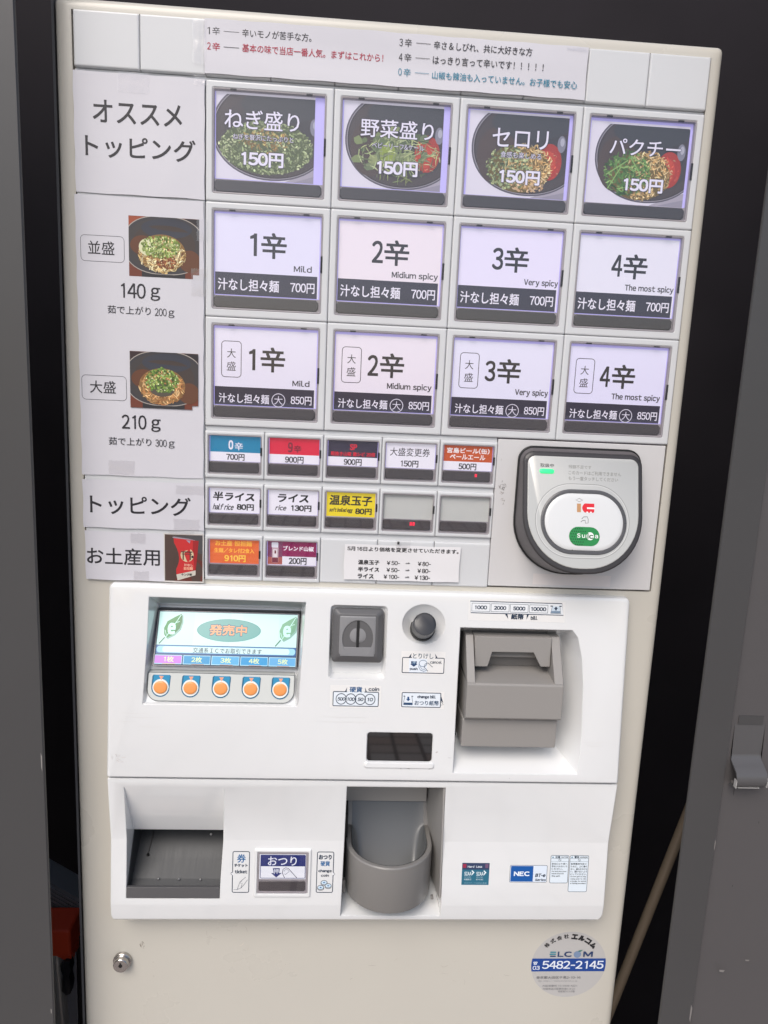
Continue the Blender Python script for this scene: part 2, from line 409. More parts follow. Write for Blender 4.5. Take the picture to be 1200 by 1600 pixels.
# folded step ladder in the left gap
lad = empty("step_ladder", (-165, FLOOR, -100)); tag(lad, "folded step ladder with red plastic corner and steel leg left of the machine", "ladder")
b = MB(); b.hexa([(-196, 806, -118), (-156, 806, -118), (-160, FLOOR, -118), (-206, FLOOR, -118)], [(-190, 806, -98), (-150, 806, -98), (-152, FLOOR, -98), (-200, FLOOR, -98)])
b.build("leg", mat("grey_ladder_leg", (.34, .33, .35), .35, metal=.1, bevel=1), lad)
b = MB(); b.tube([(-168.8, 796, -94), (-164.8, 885, -94), (-133, 1585, -94)], 6.5, 18); b.build("leg", mat('satin_steel_tube', (.5, .47, .43), .3, metal=.3), lad, smooth=40)
b = MB(); b.loft([ring(rr(-200, 770, -151, 800, 3), -119), ring(rr(-200, 770, -151, 800, 3), -88), ring(rr(-198.5, 771.5, -152.5, 798.5, 2), -86)])
b.hexa([(-168, 799, -110), (-151, 799, -110), (-151, 808, -110), (-160, 804, -110)], [(-168, 799, -88), (-151, 799, -88), (-151, 808, -88), (-160, 804, -88)])
b.build("corner_cap", RED, lad)
b = MB(); P = [(x + 7.5, y) for x, y in [(-167, 806), (-163, 803), (-158.5, 804), (-157, 812), (-159.5, 820), (-157.5, 830), (-159, 841), (-163.5, 843.5), (-167.5, 838), (-166.8, 828), (-166, 818), (-168, 811)]]
b.loft([ring(P, -92), ring(P, -84), ring([(x * .9 - 15.5, y * .9 + 82.3) for x, y in P], -82.8)]); b.build("grip", mat("black_rubber", (.016, .016, .02), .5), lad, smooth=50)
tread = MB(); k0 = (-205, 728, -119)
tread.hexa([(-205, 729, -150), (-150, 765, -150), (-150, 790, -150), (-205, 790, -150)], [(-205, 729, -122), (-150, 765, -122), (-150, 790, -122), (-205, 790, -122)])
tread.build("tread", ALU, lad)
for i in range(5):
    g = MB(); o = 4 + i * 4.6
    g.hexa([(-205, 729 + o, -122.2), (-150, 765 + o, -122.2), (-150, 767 + o, -122.2), (-205, 731 + o, -122.2)], [(-205, 729 + o, -120.4), (-150, 765 + o, -120.4), (-150, 767 + o, -120.4), (-205, 731 + o, -120.4)])
    g.build("tread_rib", ALU, lad)

# ================================================================== the ticket machine
TM = empty("ticket_machine", (138, FLOOR, -150))
tag(TM, "cream and white food ticket vending machine with rows of lit menu buttons", "ticket machine")
b = MB(); b.box(-109.2, 384.6, -51.5, FLOOR - 20, -330, -14); cbody = b.build("cabinet_body", BODY, TM)
b = MB(); b.box(-95, 370, FLOOR - 21, FLOOR - .5, -310, -40); b.build("plinth", BLACK, TM)
b = MB(); X0, Y0, X1, Y1 = -107.4, -49.5, 383.2, FLOOR - 24
b.loft([ring(rr(X0, Y0, X1, Y1, 4), -13)] + [ring(rr(X0 + i, Y0 + i, X1 - i, Y1 - i, 4), -2 - k) for i, k in ((0, 8), (.5, 5), (1.6, 2.6), (3.2, 1.1), (5.2, .3), (7.5, 0))])
door = b.build("cabinet_door", CREAM, TM)
c = MB(); c.box(-94.4, 372.5, -39.8, 373.2, -9, 5); c = c.build("c", BLACK)
c2 = MB(); c2.box(-68, 346, 383, 665, -70, 5); c2 = c2.build("c", BLACK)
boolean(door, [c, c2])
c2 = MB(); c2.box(-68, 346, 383, 665, -75, 5); boolean(cbody, [c2.build("c", BLACK)])
b = MB(); b.box(-110.1, -108.3, -52, FLOOR - 20, -12, -7); b.build("edge_trim", mat("edge_trim_grey", (.10, .10, .105), .35), TM)

def tile_mesh(w, h, op, ro=1.4, back=-6.5):
    t = MB(); e = .14; x0, y0, x1, y1 = op
    rs = [ring(rr(e, e, w - e, h - e, .8), back), ring(rr(e, e, w - e, h - e, .8), -1.1), ring(rr(e + .5, e + .5, w - e - .5, h - e - .5, .6), -.2), ring(rr(e + 1.3, e + 1.3, w - e - 1.3, h - e - 1.3, .5), 0)]
    if op[2] > op[0]:
        rs += [ring(rr(x0 - .5, y0 - .5, x1 + .5, y1 + .5, ro), 0), ring(rr(x0, y0, x1, y1, ro), -.4), ring(rr(x0, y0, x1, y1, ro), -4.5)]
        t.loft(rs, False, False)
        t.loft([ring(rr(e, e, w - e, h - e, .8), back), ring(rr(x0, y0, x1, y1, ro), -4.5)], False, False)
    else: t.loft(rs)
    return t
def set_meshes(w, h, op, bar, card):
    D = {}; L = (0, 0, 0)
    D['tile'] = tile_mesh(w, h, op).mesh("tile", L, WHITE2)
    x0, y0, x1, y1 = op; s = 1.35 if w > 60 else .95
    t = MB(); t.loft([ring(rr(x0 + .02, y0 + .02, x1 - .02, y1 - .02, 1.2), -4.4), ring(rr(x0 + .02, y0 + .02, x1 - .02, y1 - .02, 1.2), -.35), ring(rr(x0 + .3, y0 + .3, x1 - .3, y1 - .3, 1.), -.15),
                      ring(rr(x0 + s - .3, y0 + s - .3, x1 - s + .3, y1 - s + .3, .9), -.3), ring(rr(x0 + s, y0 + s, x1 - s, y1 - s, .8), -.9), ring(rr(x0 + s, y0 + s, x1 - s, y1 - s, .8), -4.4)], False, False)
    t.box(x0 + .3, x1 - .3, bar[1] - .5, y1 - .3, -4.3, -2.2)
    D['bezel'] = t.mesh("bezel", L, BEZEL)
    t = MB(); t.loft([ring(rr(x0 + .1, y0 + .1, x1 - .1, y1 - .1, 1), -5.4), ring(rr(x0 + .1, y0 + .1, x1 - .1, y1 - .1, 1), -3.4)]); D['diff'] = t.mesh("diffuser", L, GLOW)
    D['dead'] = t.mesh("diffuser", L, DEAD)
    e = 2.0 if w > 60 else 1.0
    bx0, by0, bx1, by1 = bar
    def bo(i): return [(bx0 + e * .9 + i, by0 + i), (bx1 - e * .9 - i, by0 + i), (bx1 - i, by0 + e + i), (bx1 - i, by1 - e - i), (bx1 - e * .9 - i, by1 - i), (bx0 + e * .9 + i, by1 - i), (bx0 + i, by1 - e - i), (bx0 + i, by0 + e + i)]
    t = MB(); t.loft([ring(bo(0), -3.3), ring(bo(0), -1.6), ring(bo(.4), -1.1)]); D['bar'] = t.mesh("press_bar", L, BAR)
    t = MB(); t.loft([ring(rr(x0 + .4, y0 + .4, x1 - .4, y1 - .4, 1.1), -.5), ring(rr(x0 + .4, y0 + .4, x1 - .4, y1 - .4, 1.1), .7), ring(rr(x0 + .8, y0 + .8, x1 - .8, y1 - .8, .9), 1.1)])
    D['cover'] = t.mesh("clear_cover", L, ACRYL)
    t = MB(); q = 2.2 if w > 60 else 1.3
    t.box(-q, q, -.5, .55, -1.2, .0); D['clip'] = t.mesh("clip", L, NOTCH)
    t = MB(); hh = 6 if w > 60 else 3.2; t.box(-.65, .75, -hh, hh, -1.2, .0); D['side'] = t.mesh("side_clip", L, NOTCH)
    return D
BIG = set_meshes(93, 83, (5, 5, 87.6, 77.3), (6.3, 67.2, 85.4, 75.6), None)
SML = set_meshes(46.5, 37.6, (2.3, 3.1, 44.4, 34.4), (3.5, 24.7, 42.2, 32.7), None)

WT = (240, 237, 247); INK = (48, 46, 54); DK = (58, 56, 72); LAV = (226, 220, 250)
def button(D, X, Y, art, label, lit=True, name="menu_button", big=True):
    t = place(name, D['tile'], TM, (X, Y, 0), label)
    place("bezel", D['bezel'], t, (X, Y, 0)); place("diffuser", D['diff' if lit else 'dead'], t, (X, Y, 0)); place("press_bar", D['bar'], t, (X, Y, 0))
    if art is not None: o = art.build("printed_card", LIT, t, (X, Y, -3)); 
    place("clear_cover", D['cover'], t, (X, Y, 0))
    if big:
        for cx in (20, 75): place("clip", D['clip'], t, (X + cx, Y + 5.9, .35))
        place("side_clip", D['side'], t, (X + 87, Y + 41, .35))
    else: place("side_clip", D['side'], t, (X + 44, Y + 15.5, .35))
    return t

def bigbase(X, Y, x0=6.9, y0=7.6, x1=85.4, y1=66.0, col=WT):
    a = Art(-3.1); a.ox, a.oy = X, Y; a.rect(X + x0, Y + y0, X + x1, Y + y1, col); return a
def T_(a, X, Y, s, b, col, bold=0, **k): a.text(s, X + b[0], Y + b[1], X + b[2], Y + b[3], col, bold, **k)

GR = [(128, 142, 100), (148, 161, 116), (110, 124, 84), (174, 184, 142), (94, 105, 78)]
NO = [(214, 184, 128), (196, 160, 104), (226, 204, 156), (178, 138, 84)]
RD = [(196, 76, 60), (176, 60, 52), (210, 100, 78)]
def bowlcard(X, Y, kind):
    rect = [(7.1, 8.0, 79.2, 66.0), (7.4, 8.0, 81.6, 66.0), (8.2, 8.4, 83.6, 66.2), (7.6, 10.0, 84.1, 66.4)][kind]
    x0, y0, x1, y1 = X + rect[0], Y + rect[1], X + rect[2], Y + rect[3]
    a = Art(-3.2, .02); a.rect(x0, y0 - 1.6, x1, y1, (222, 218, 232))
    a.poly([(X + 58, Y + 66), (x1, Y + 56), (x1, y1), (X + 58, y1)], (168, 162, 176))
    a.poly([(X + 64, Y + 66), (x1, Y + 61), (x1, y1)], (150, 145, 160))
    cx, cy, rx, ry = [(X + 48, Y + 31.5, 42, 32.3), (X + 52, Y + 32, 41, 32.4), (X + 54, Y + 31.6, 41.2, 31.6), (X + 54, Y + 32, 39.6, 30.8)][kind]
    for g, c in ((1.9, (92, 88, 100)), (.9, (150, 144, 152)), (.3, (60, 56, 60)), (-.5, (80, 73, 74)), (-6, (74, 69, 71)), (-14, (68, 66, 69))):
        a.poly(clip(ell(cx - g * .12, cy, rx + g, ry + g, 56, .95), x0, y0, x1, y1), c)
    a.poly(clip(ell(cx - 24, cy + 6, 15, 20, 30), x0, y0, x1, y1), (84, 72, 69)) if kind else None
    a.poly(clip(ell(X + 55, Y + 14, 30, 11, 30), x0, y0, x1, y1), (70, 71, 75))
    rc = (x0, y0, x1, y1)
    if kind:
        a.poly(clip(ell(X + 70.5, Y + 40, 9.5, 13, 30), *rc), (168, 62, 54)); a.poly(clip(ell(X + 69, Y + 41, 6.5, 9, 30), *rc), (192, 76, 60))
        a.strokes(inell(X + 70, Y + 42, 9, 12, rc), (X + 60, Y + 30, X + 80, Y + 54), 40, RD + [(226, 180, 140)], 2.5, .9, .15)
    a.poly(clip(ell(X + 79, Y + 27, 3.2, 6, 16), *rc), (132, 132, 146)); a.poly(clip(ell(X + 79.5, Y + 25.5, 1.6, 3, 12), *rc), (176, 176, 190))
    if kind == 0:
        f = inell(X + 44, Y + 43, 35, 19, rc); a.poly(clip(ell(X + 44, Y + 43, 34, 18.6, 40), *rc), (88, 98, 66))
        a.strokes(f, (X + 8, Y + 22, X + 80, Y + 63), 620, GR, 3.0, 1.0, .45, 2.6)
        a.strokes(inell(X + 43, Y + 38, 20, 9, rc), (X + 20, Y + 28, X + 64, Y + 48), 150, [(170, 140, 84), (150, 116, 70), (190, 176, 110)], 2.6, .9, .2, 2.2)
        a.strokes(f, (X + 8, Y + 24, X + 80, Y + 63), 70, [(206, 212, 170), (186, 200, 150)], 1.6, 1.2, .1, 1)
    elif kind == 1:
        f = inell(X + 50, Y + 43, 32, 15, rc)
        a.z += .0
        for q in range(80):
            qx, qy = X + random.gauss(46, 15), Y + random.gauss(38, 7)
            if inell(X + 48, Y + 40, 32, 17, rc)(qx, qy):
                w = random.uniform(2, 5); an = random.uniform(0, 3.1)
                a.poly(clip([(qx + w * math.cos(an + k) * random.uniform(.6, 1.2), qy + w * .8 * math.sin(an + k) * random.uniform(.6, 1.2)) for k in (0, .9, 1.8, 2.7, 3.8, 5)], *rc), random.choice([(104, 120, 82), (128, 142, 96), (88, 102, 74), (148, 158, 108), (112, 126, 94)]), z=a.z + q * .004)
        a.z += .33
        a.poly(clip(ell(X + 41, Y + 42, 6, 8, 20), *rc), (142, 160, 72))
        a.strokes(f, (X + 12, Y + 28, X + 82, Y + 63), 210, GR + [(176, 186, 130)], 8, .75, .3, 1.0)
        a.strokes(inell(X + 50, Y + 58, 18, 6, rc), (X + 30, Y + 52, X + 70, Y + 65), 18, [(170, 190, 130), (140, 150, 96)], 9, .7, .08, .6)
    else:
        f = inell(X + 48, Y + 46, 26, 18, rc); a.poly(clip(ell(X + 48, Y + 46, 24, 17, 40), *rc), (110, 94, 56))
        a.strokes(inell(X + 54, Y + 44, 20, 17, rc), (X + 32, Y + 26, X + 76, Y + 63), 420, NO, 4, .8, .35, 2.2)
        if kind == 2:
            a.strokes(inell(X + 40, Y + 46, 18, 16, rc), (X + 20, Y + 28, X + 60, Y + 63), 330, GR + [(186, 196, 140)], 2.6, 1.3, .3, 1.6)
            a.strokes(inell(X + 55, Y + 57, 14, 6, rc), (X + 40, Y + 50, X + 70, Y + 64), 60, [(216, 186, 150), (196, 160, 120)], 2.6, 1.3, .1, 1.2)
        else:
            a.strokes(inell(X + 38, Y + 44, 19, 17, rc), (X + 16, Y + 26, X + 60, Y + 62), 300, [(82, 120, 62), (104, 144, 78), (66, 98, 56), (132, 164, 98)], 5, 1.1, .3, 1.2)
            for P in ([(40, 32), (56, 40)], [(38, 35), (22, 46)], [(33, 40), (24, 56)], [(40, 33), (48, 44)]):
                a.line([(X + p, Y + q) for p, q in P], .8, (142, 176, 104))
            a.strokes(inell(X + 50, Y + 60, 8, 4, rc), (X + 40, Y + 56, X + 60, Y + 65), 40, NO, 2, 1.2, .1, 2)
    nm = [("ねぎ盛り", (13.3, 17.9, 67.9, 31)), ("野菜盛り", (20.2, 18.2, 74.5, 30.9)), ("セロリ", (26, 18.4, 68.5, 31.7)), ("パクチー", (22.9, 19.9, 78.1, 31.3))][kind]
    sub = [("ねぎを贅沢にたっぷりと", (19.3, 34.5, 63.9, 38.7)), ("ベビーリーフ&ケール", (28.9, 34.2, 68.1, 38.4)), ("食感も楽しめる", (32.8, 34.4, 64.2, 39)), None][kind]
    yen = [(25.9, 46.5, 56.8, 56.6), (33.3, 46.7, 63.9, 56.9), (33.1, 47.2, 64.1, 57.3), (36.2, 47.5, 67, 57.4)][kind]
    LT = (232, 228, 244)
    T_(a, X, Y, nm[0], tuple(v + o for v, o in zip(nm[1], (-.35, -.35, .35, .35))), (40, 36, 52), .032)
    T_(a, X, Y, nm[0], nm[1], LT, .008)
    if sub:
        T_(a, X, Y, sub[0], sub[1], (50, 46, 66), .06); T_(a, X, Y, sub[0], tuple(v + o for v, o in zip(sub[1], (.15, .15, -.15, -.15))), LT, .0)
    T_(a, X, Y, "150円", tuple(v + o for v, o in zip(yen, (-.4, -.4, .4, .4))), (50, 46, 60), .06); T_(a, X, Y, "150円", yen, LT, .035)
    return a
LBL1 = ["negi onion topping bowl print 150 yen", "vegetable topping bowl print 150 yen", "celery topping bowl print 150 yen", "coriander topping bowl print 150 yen"]
for k in range(4): button(BIG, 93 * k, 0, bowlcard(93 * k, 0, k), "large lit button with " + LBL1[k])
EN = ["Mild", "Midium spicy", "Very spicy", "The most spicy"]
ENB = [(66.2, 42.3, 79.8, 46.9), (48.1, 42.4, 83.8, 48.3), (58.2, 42.3, 85.1, 48.3), (45.4, 42.2, 84.7, 48.2)]
for k in range(4):
    X, Y = 93 * k, 83
    a = bigbase(X, Y, col=[(230, 227, 250), (240, 230, 240), (234, 228, 252), (233, 231, 246)][k]); a.rect(X + 6.9, Y + 49.6, X + 84.2, Y + 66, DK)  # card tints vary to imitate uneven backlight
    x = [31.9, 32.2, 32.2, 33.3][k]
    T_(a, X, Y, str(k + 1), (x + (1 if k == 0 else 0), 20.6, x + (6.2 if k == 0 else 8.6), 36.9), INK, .02)
    T_(a, X, Y, "辛", (x + 9.4, 19.6, x + 28.6, 38.3), INK, .018)
    T_(a, X, Y, EN[k], ENB[k], (52, 50, 58), .02)
    T_(a, X, Y, "汁なし担々麺", (9.0, 54, 55.2, 62.8), (236, 232, 246), .014)
    T_(a, X, Y, "700円", (63.8, 54.8, 82.3, 62.3), (236, 232, 246), .014)
    button(BIG, X, Y, a, "large lit button reading %d, %s, 700 yen" % (k + 1, EN[k]))
for k in range(4):
    X, Y = 93 * k, 166
    a = bigbase(X, Y, y0=8.2, x0=7.0, y1=66.2, col=[(234, 230, 246), (238, 230, 242), (232, 230, 250), (230, 227, 252)][k]); a.rect(X + 7.0, Y + 52.2, X + 84.2, Y + 66.2, DK)  # lavender and pink card tints stand in for backlight unevenness
    a.frame(X + 12.2, Y + 17.6, X + 27.2, Y + 44.8, 2.6, .5, INK)
    T_(a, X, Y, "大", (16.3, 23.2, 23, 30.2), INK); T_(a, X, Y, "盛", (16.1, 33, 23.1, 39.9), INK)
    T_(a, X, Y, str(k + 1), (32.4 if k else 33.2, 22.8, 40.8 if k else 38.1, 38.9), INK, .02)
    T_(a, X, Y, "辛", (42.1, 20.9, 61.1, 39.9), INK, .018)
    b_ = [(67.1, 45.2, 80.4, 49.8), (48.3, 43.6, 83.7, 49.6), (57.7, 43.6, 84.4, 49.8), (43.3, 43.5, 83.3, 49.7)][k]
    T_(a, X, Y, EN[k], b_, (52, 50, 58), .02)
    T_(a, X, Y, "汁なし担々麺", (10.2, 57.3, 49.2, 64.6), (236, 232, 246), .012)
    a.circ(X + 56.5, Y + 61.2, 5.1, (226, 222, 238), w=.55); T_(a, X, Y, "大", (53.2, 57.9, 59.8, 64.5), (226, 222, 238), 0)
    T_(a, X, Y, "850円", (66.1, 57.4, 82.4, 64.1), (236, 232, 246), .012)
    button(BIG, X, Y, a, "large lit button reading large serving %d, %s, 850 yen" % (k + 1, EN[k]))

# small buttons
SY = [252.5, 294.0, 336.0]
def sbase(i, j, col=WT):
    X, Y = 46.5 * i, SY[j]; a = Art(-3.1); a.rect(X + 3.7, Y + 4.2, X + 43.1, Y + 24.0, col); return a, X, Y
sm = []
def led(parent, X, Y, w=4.2, h=2.8):
    b = MB(); b.box(X, X + w, Y, Y + h, -1.05, -.9); o = b.build("digit_lamp", REDLED, parent, label="small red lit digit behind the press bar"); return o
a, X, Y = sbase(0, 0); a.rect(X + 3.7, Y + 4.2, X + 43.1, Y + 16.9, (14, 130, 172)); T_(a, X, Y, "0", (18, 7.4, 21.7, 14.8), WT, .035); T_(a, X, Y, "辛", (22.8, 9, 29.3, 15.2), WT, .01); T_(a, X, Y, "700円", (16.3, 18.1, 30.7, 23.4), INK, .028)
button(SML, X, Y, a, "small button with blue card reading 0, 700 yen", big=False)
a, X, Y = sbase(1, 0); a.rect(X + 3.7, Y + 4.2, X + 43.1, Y + 17, (222, 26, 62)); T_(a, X, Y, "9", (18.2, 7.2, 22.2, 15.2), (120, 22, 44), .035); T_(a, X, Y, "辛", (22.9, 9.4, 28.9, 15.2), (120, 22, 44), .03); T_(a, X, Y, "900円", (16.2, 18.4, 30.9, 23.8), INK, .028)
button(SML, X, Y, a, "small button with crimson card reading 9, 900 yen", big=False)
a, X, Y = sbase(2, 0); a.rect(X + 3.7, Y + 4.2, X + 43.1, Y + 17, (52, 46, 66)); T_(a, X, Y, "SP", (20.8, 6.6, 26.6, 11.4), (226, 28, 54), .035); T_(a, X, Y, "粗挽き山椒 激シビ 20倍", (5.8, 12.8, 41.4, 16.2), (214, 24, 50), .03); T_(a, X, Y, "900円", (16.4, 18.4, 30.8, 23.7), INK, .028)
button(SML, X, Y, a, "small button with dark card reading SP in red, 900 yen", big=False)
a, X, Y = sbase(3, 0); T_(a, X, Y, "大盛変更券", (6.7, 7.8, 38.9, 14.5), INK, .005); T_(a, X, Y, "150円", (15.7, 17.8, 30, 23.3), INK, .028)
button(SML, X, Y, a, "small button with white card for large serving change, 150 yen", big=False)
a, X, Y = sbase(4, 0); a.rect(X + 3.7, Y + 4.2, X + 43.1, Y + 17, (198, 84, 34)); T_(a, X, Y, "宮島ビール(缶)", (6, 5.9, 40.6, 10.4), (244, 236, 236), .03); T_(a, X, Y, "ペールエール", (8.7, 11.2, 37.5, 15.3), (244, 236, 236), .03); T_(a, X, Y, "500円", (16.1, 18.3, 30.7, 23.7), INK, .028)
t = button(SML, X, Y, a, "small button with brown card for canned beer, 500 yen", big=False)
led(t, X + 29.5, Y + 26.5, 1.8, 2.4)
a, X, Y = sbase(0, 1); T_(a, X, Y, "半ライス", (5.7, 7.3, 38.8, 14.6), (20, 18, 22), .04, shear=.12); T_(a, X, Y, "half rice", (5.7, 17, 21.9, 22.0), (40, 38, 46), .03, shear=.25); T_(a, X, Y, "80円", (24.9, 16.7, 38.6, 21.9), (20, 18, 22), .045)
button(SML, X, Y, a, "small button with white card reading half rice 80 yen", big=False)
a, X, Y = sbase(1, 1); T_(a, X, Y, "ライス", (10.5, 7.1, 35.6, 14.0), (20, 18, 22), .04, shear=.12); T_(a, X, Y, "rice", (9, 16.5, 17.6, 20.8), (40, 38, 46), .03, shear=.25); T_(a, X, Y, "130円", (21.9, 16, 38.2, 21.2), (20, 18, 22), .045)
button(SML, X, Y, a, "small button with white card reading rice 130 yen", big=False)
a, X, Y = sbase(2, 1, (240, 216, 26)); T_(a, X, Y, "温泉玉子", (5.7, 6.4, 40.2, 14.9), (40, 34, 24), .03, shear=.08); T_(a, X, Y, "soft boiled egg", (5.6, 16.9, 24.4, 21.2), (60, 50, 24), .03, shear=.25); T_(a, X, Y, "80円", (27.1, 16.8, 40.5, 22), (20, 18, 22), .045)
button(SML, X, Y, a, "small button with yellow card reading soft boiled egg 80 yen", big=False)
X, Y = 46.5 * 3, SY[1]; t = button(SML, X, Y, None, "blank unlit small button with red digits glowing in its bar", lit=False, big=False); led(t, X + 25.3, Y + 26.3, 1.8, 2.9); led(t, X + 27.6, Y + 26.3, 1.8, 2.9)
X, Y = 46.5 * 4, SY[1]; button(SML, X, Y, None, "blank unlit small button at the right end of its row", lit=False, big=False)
a, X, Y = sbase(0, 2, (232, 108, 52)); T_(a, X, Y, "お土産 担担麺", (8, 5.2, 37.4, 9.6), (255, 186, 70), .03); T_(a, X, Y, "生麺/タレ付2食入", (7.2, 11.3, 39.4, 15.3), (255, 186, 70), .03); T_(a, X, Y, "910円", (15.4, 17, 32.5, 22.7), (255, 206, 80), .035)
button(SML, X, Y, a, "small button with orange souvenir noodle card, 910 yen", big=False)
a, X, Y = sbase(1, 2); a.rect(X + 3.7, Y + 4.2, X + 43.1, Y + 16.8, (140, 24, 84)); a.rect(X + 3.9, Y + 5, X + 15.6, Y + 23.6, (126, 60, 96)); a.rect(X + 3.9, Y + 17.5, X + 15.6, Y + 23.6, (176, 92, 84))
a.rect(X + 7.2, Y + 8.6, X + 12.4, Y + 22.2, (196, 170, 178), 1); a.rect(X + 6.8, Y + 5.2, X + 12.2, Y + 9.6, (226, 226, 236), .8); a.rect(X + 8.2, Y + 11, X + 11.4, Y + 17.6, (232, 222, 226)); a.rect(X + 9.2, Y + 12, X + 10.5, Y + 14.6, (110, 30, 44)); a.rect(X + 7.4, Y + 18, X + 12.2, Y + 22, (120, 40, 60))
T_(a, X, Y, "ブレンド山椒", (16.2, 7.9, 41, 12), (244, 236, 244), .03); T_(a, X, Y, "200円", (20.9, 17.6, 35.4, 23.4), INK, .028)
button(SML, X, Y, a, "small button with purple card showing a spice bottle, 200 yen", big=False)

# blank filler tiles
FT = MB(); e = .35
FT = tile_mesh(46.5, 37.2, (0, 0, 0, 0)).mesh("blank_tile", (0, 0, 0), WHITE2)
for k in range(10): place("blank_tile", FT, TM, (-93 + 46.5 * k, -39.6, 0))
for k in (2, 3, 4): place("blank_tile", FT, TM, (46.5 * k, SY[2], -.4))
for p0, p1, p2, p3, p4 in ((0, 232, 249.2, 252.6, -2.4), (0, 232, 290.2, 294.2, -2.4), (0, 232, 331.7, 336.2, -2.4), (-93, 372, -2.2, .2, -3.2)):
    b = MB(); b.box(p0, p1, p2, p3, -6.5, p4); b.build("filler_strip", WHITE2, TM)
b = MB(); b.loft([ring(rr(-93.2, .4, -.4, 372.6, 1), -6.5), ring(rr(-93.2, .4, -.4, 372.6, 1), -.9), ring(rr(-92.7, .9, -.9, 372.1, 1), -.4)]); b.build("left_blank_panel", WHITE2, TM)
b = MB(); b.loft([ring(rr(232.6, 249.9, 370.6, 371.6, .6), -6.5), ring(rr(232.6, 249.9, 370.6, 371.6, .6), -.8), ring(rr(233, 250.3, 370.2, 371.2, .5), -.3)]); b.build("reader_plate", CREAM_PLATE, TM)

# scuffs on the reader plate
a = Art(-.25)
def scuff(a, cx, cy, rx, ry, n, col, L=3, w=.25): a.strokes(inell(cx, cy, rx, ry), (cx - rx, cy - ry, cx + rx, cy + ry), n, col, L, w, .05, 1.2)
scuff(a, 238.6, 289, 3.4, 6.5, 26, [(120, 112, 108), (96, 90, 88), (150, 144, 140)], 3.0, .35); scuff(a, 239.5, 300, 2.2, 3.5, 10, [(126, 118, 112), (150, 140, 134)], 2, .3)
scuff(a, 236, 266, .8, 2.4, 3, [(150, 146, 142)], 2, .25)
a.build("scuff_mark", PRINT, TM)

# ---- card reader
Rf = lambda y: 10 + .27 * (y - 262)
def RR(x0, y0, x1, y1, r): return rr(x0, y0, x1, y1, r, 12)
b = MB(); b.loft([ring(RR(249.4, 254.0, 350.4, 359.2, (12, 12, 46, 46)), -.25), ring(RR(249.4, 254.0, 350.4, 359.2, (12, 12, 46, 46)), 2.4), ring(RR(250, 254.6, 349.8, 358.6, (11.4, 11.4, 45.4, 45.4)), 3)])
rd = b.build("card_reader", BLACK, TM, smooth=30, label="rounded contactless card reader with silver face and dark rim")
b = MB(); b.loft([ring(RR(250.3, 255.4, 349.6, 358, (11, 11, 45.5, 45.5)), 2.9), ring(RR(251.9, 258.1, 348.0, 350.8, (9, 9, 44, 44)), lambda y: Rf(y) - 3)]); b.build("side_shell", SIDEM, rd, smooth=30)
b = MB(); b.loft([ring(RR(251.6, 257.8, 348.3, 351, (9, 9, 44, 44)), lambda y: Rf(y) - 3.1), ring(RR(251.8, 258, 348.1, 350.8, (9, 9, 44, 44)), lambda y: Rf(y) - 1.4), ring(RR(252.7, 258.9, 347.2, 349.7, (8.4, 8.4, 43.4, 43.4)), lambda y: Rf(y) - .6), ring(RR(254.6, 260.9, 345, 347.3, (7.4, 7.4, 42.6, 42.6)), lambda y: Rf(y) - .4)]); b.build("front_rim", RIM, rd, smooth=30)
b = MB(); b.loft([ring(RR(254.9, 261.2, 344.6, 346.7, (6.5, 6.5, 42, 42)), lambda y: Rf(y) - 1), ring(RR(254.9, 261.2, 344.6, 346.7, (6.5, 6.5, 42, 42)), lambda y: Rf(y) - .1), ring(RR(255.5, 261.8, 344, 346.1, (6, 6, 41.4, 41.4)), lambda y: Rf(y) + .3)])
b.build("face_plate", SILVER, rd, smooth=30)
def stad(x0, y0, x1, y1, dz, r=None): r = r or (y1 - y0) / 2 - .01; return ring(RR(x0, y0, x1, y1, r), lambda y: Rf(y) + dz)
b = MB(); b.loft([stad(265.4, 286, 334.6, 335.6, .2), stad(265.4, 286, 334.6, 335.6, .6), stad(266, 286.6, 334, 335, 1.1), stad(268, 288.6, 332, 333, 1.1), stad(268.4, 289, 331.6, 332.6, .5)], False, False); b.build("pad_ring", RING, rd, smooth=40)
b = MB(); b.loft([stad(268.5, 289.1, 331.5, 332.5, .2), stad(268.5, 289.1, 331.5, 332.5, 1.0), stad(269.5, 290.1, 330.5, 331.5, 1.6), stad(272, 292.6, 328, 329, 1.9)]); b.build("touch_pad", PADW, rd, smooth=50)
b = MB(); b.loft([stad(264.2, 271.0, 276.0, 274.6, .2), stad(264.2, 271.0, 276.0, 274.6, .6), stad(264.8, 271.4, 275.4, 274.2, 1.0)]); b.build("status_lamp", GREEN, rd, smooth=60, label="lit green oval lamp")
a = Art(lambda y: Rf(y) + .32)
P = RR(261.2, 281.8, 336.8, 338.6, 28.3); a.line(P, .3, (128, 128, 126), True); a.line(RR(262, 282.6, 336, 337.8, 27.5), .25, (222, 222, 220), True)  # groove's shade and lit edge drawn as a dark and a light line
a.text("取扱中", 264.8, 266.9, 275.7, 269.7, (40, 40, 40), .01)
a.text("残額不足です", 287.6, 267.2, 306, 270, (150, 150, 146)); a.text("このカードはご利用できません", 287.6, 271.6, 330.2, 274.7, (144, 144, 140)); a.text("もう一度タッチしてください", 287.6, 276, 327.7, 279, (144, 144, 140))
a.build("face_print_groove", PRINT, rd)
a = Art(lambda y: Rf(y) + 1.12)
P = RR(267, 287.6, 333, 334, 23.1); n_ = 0
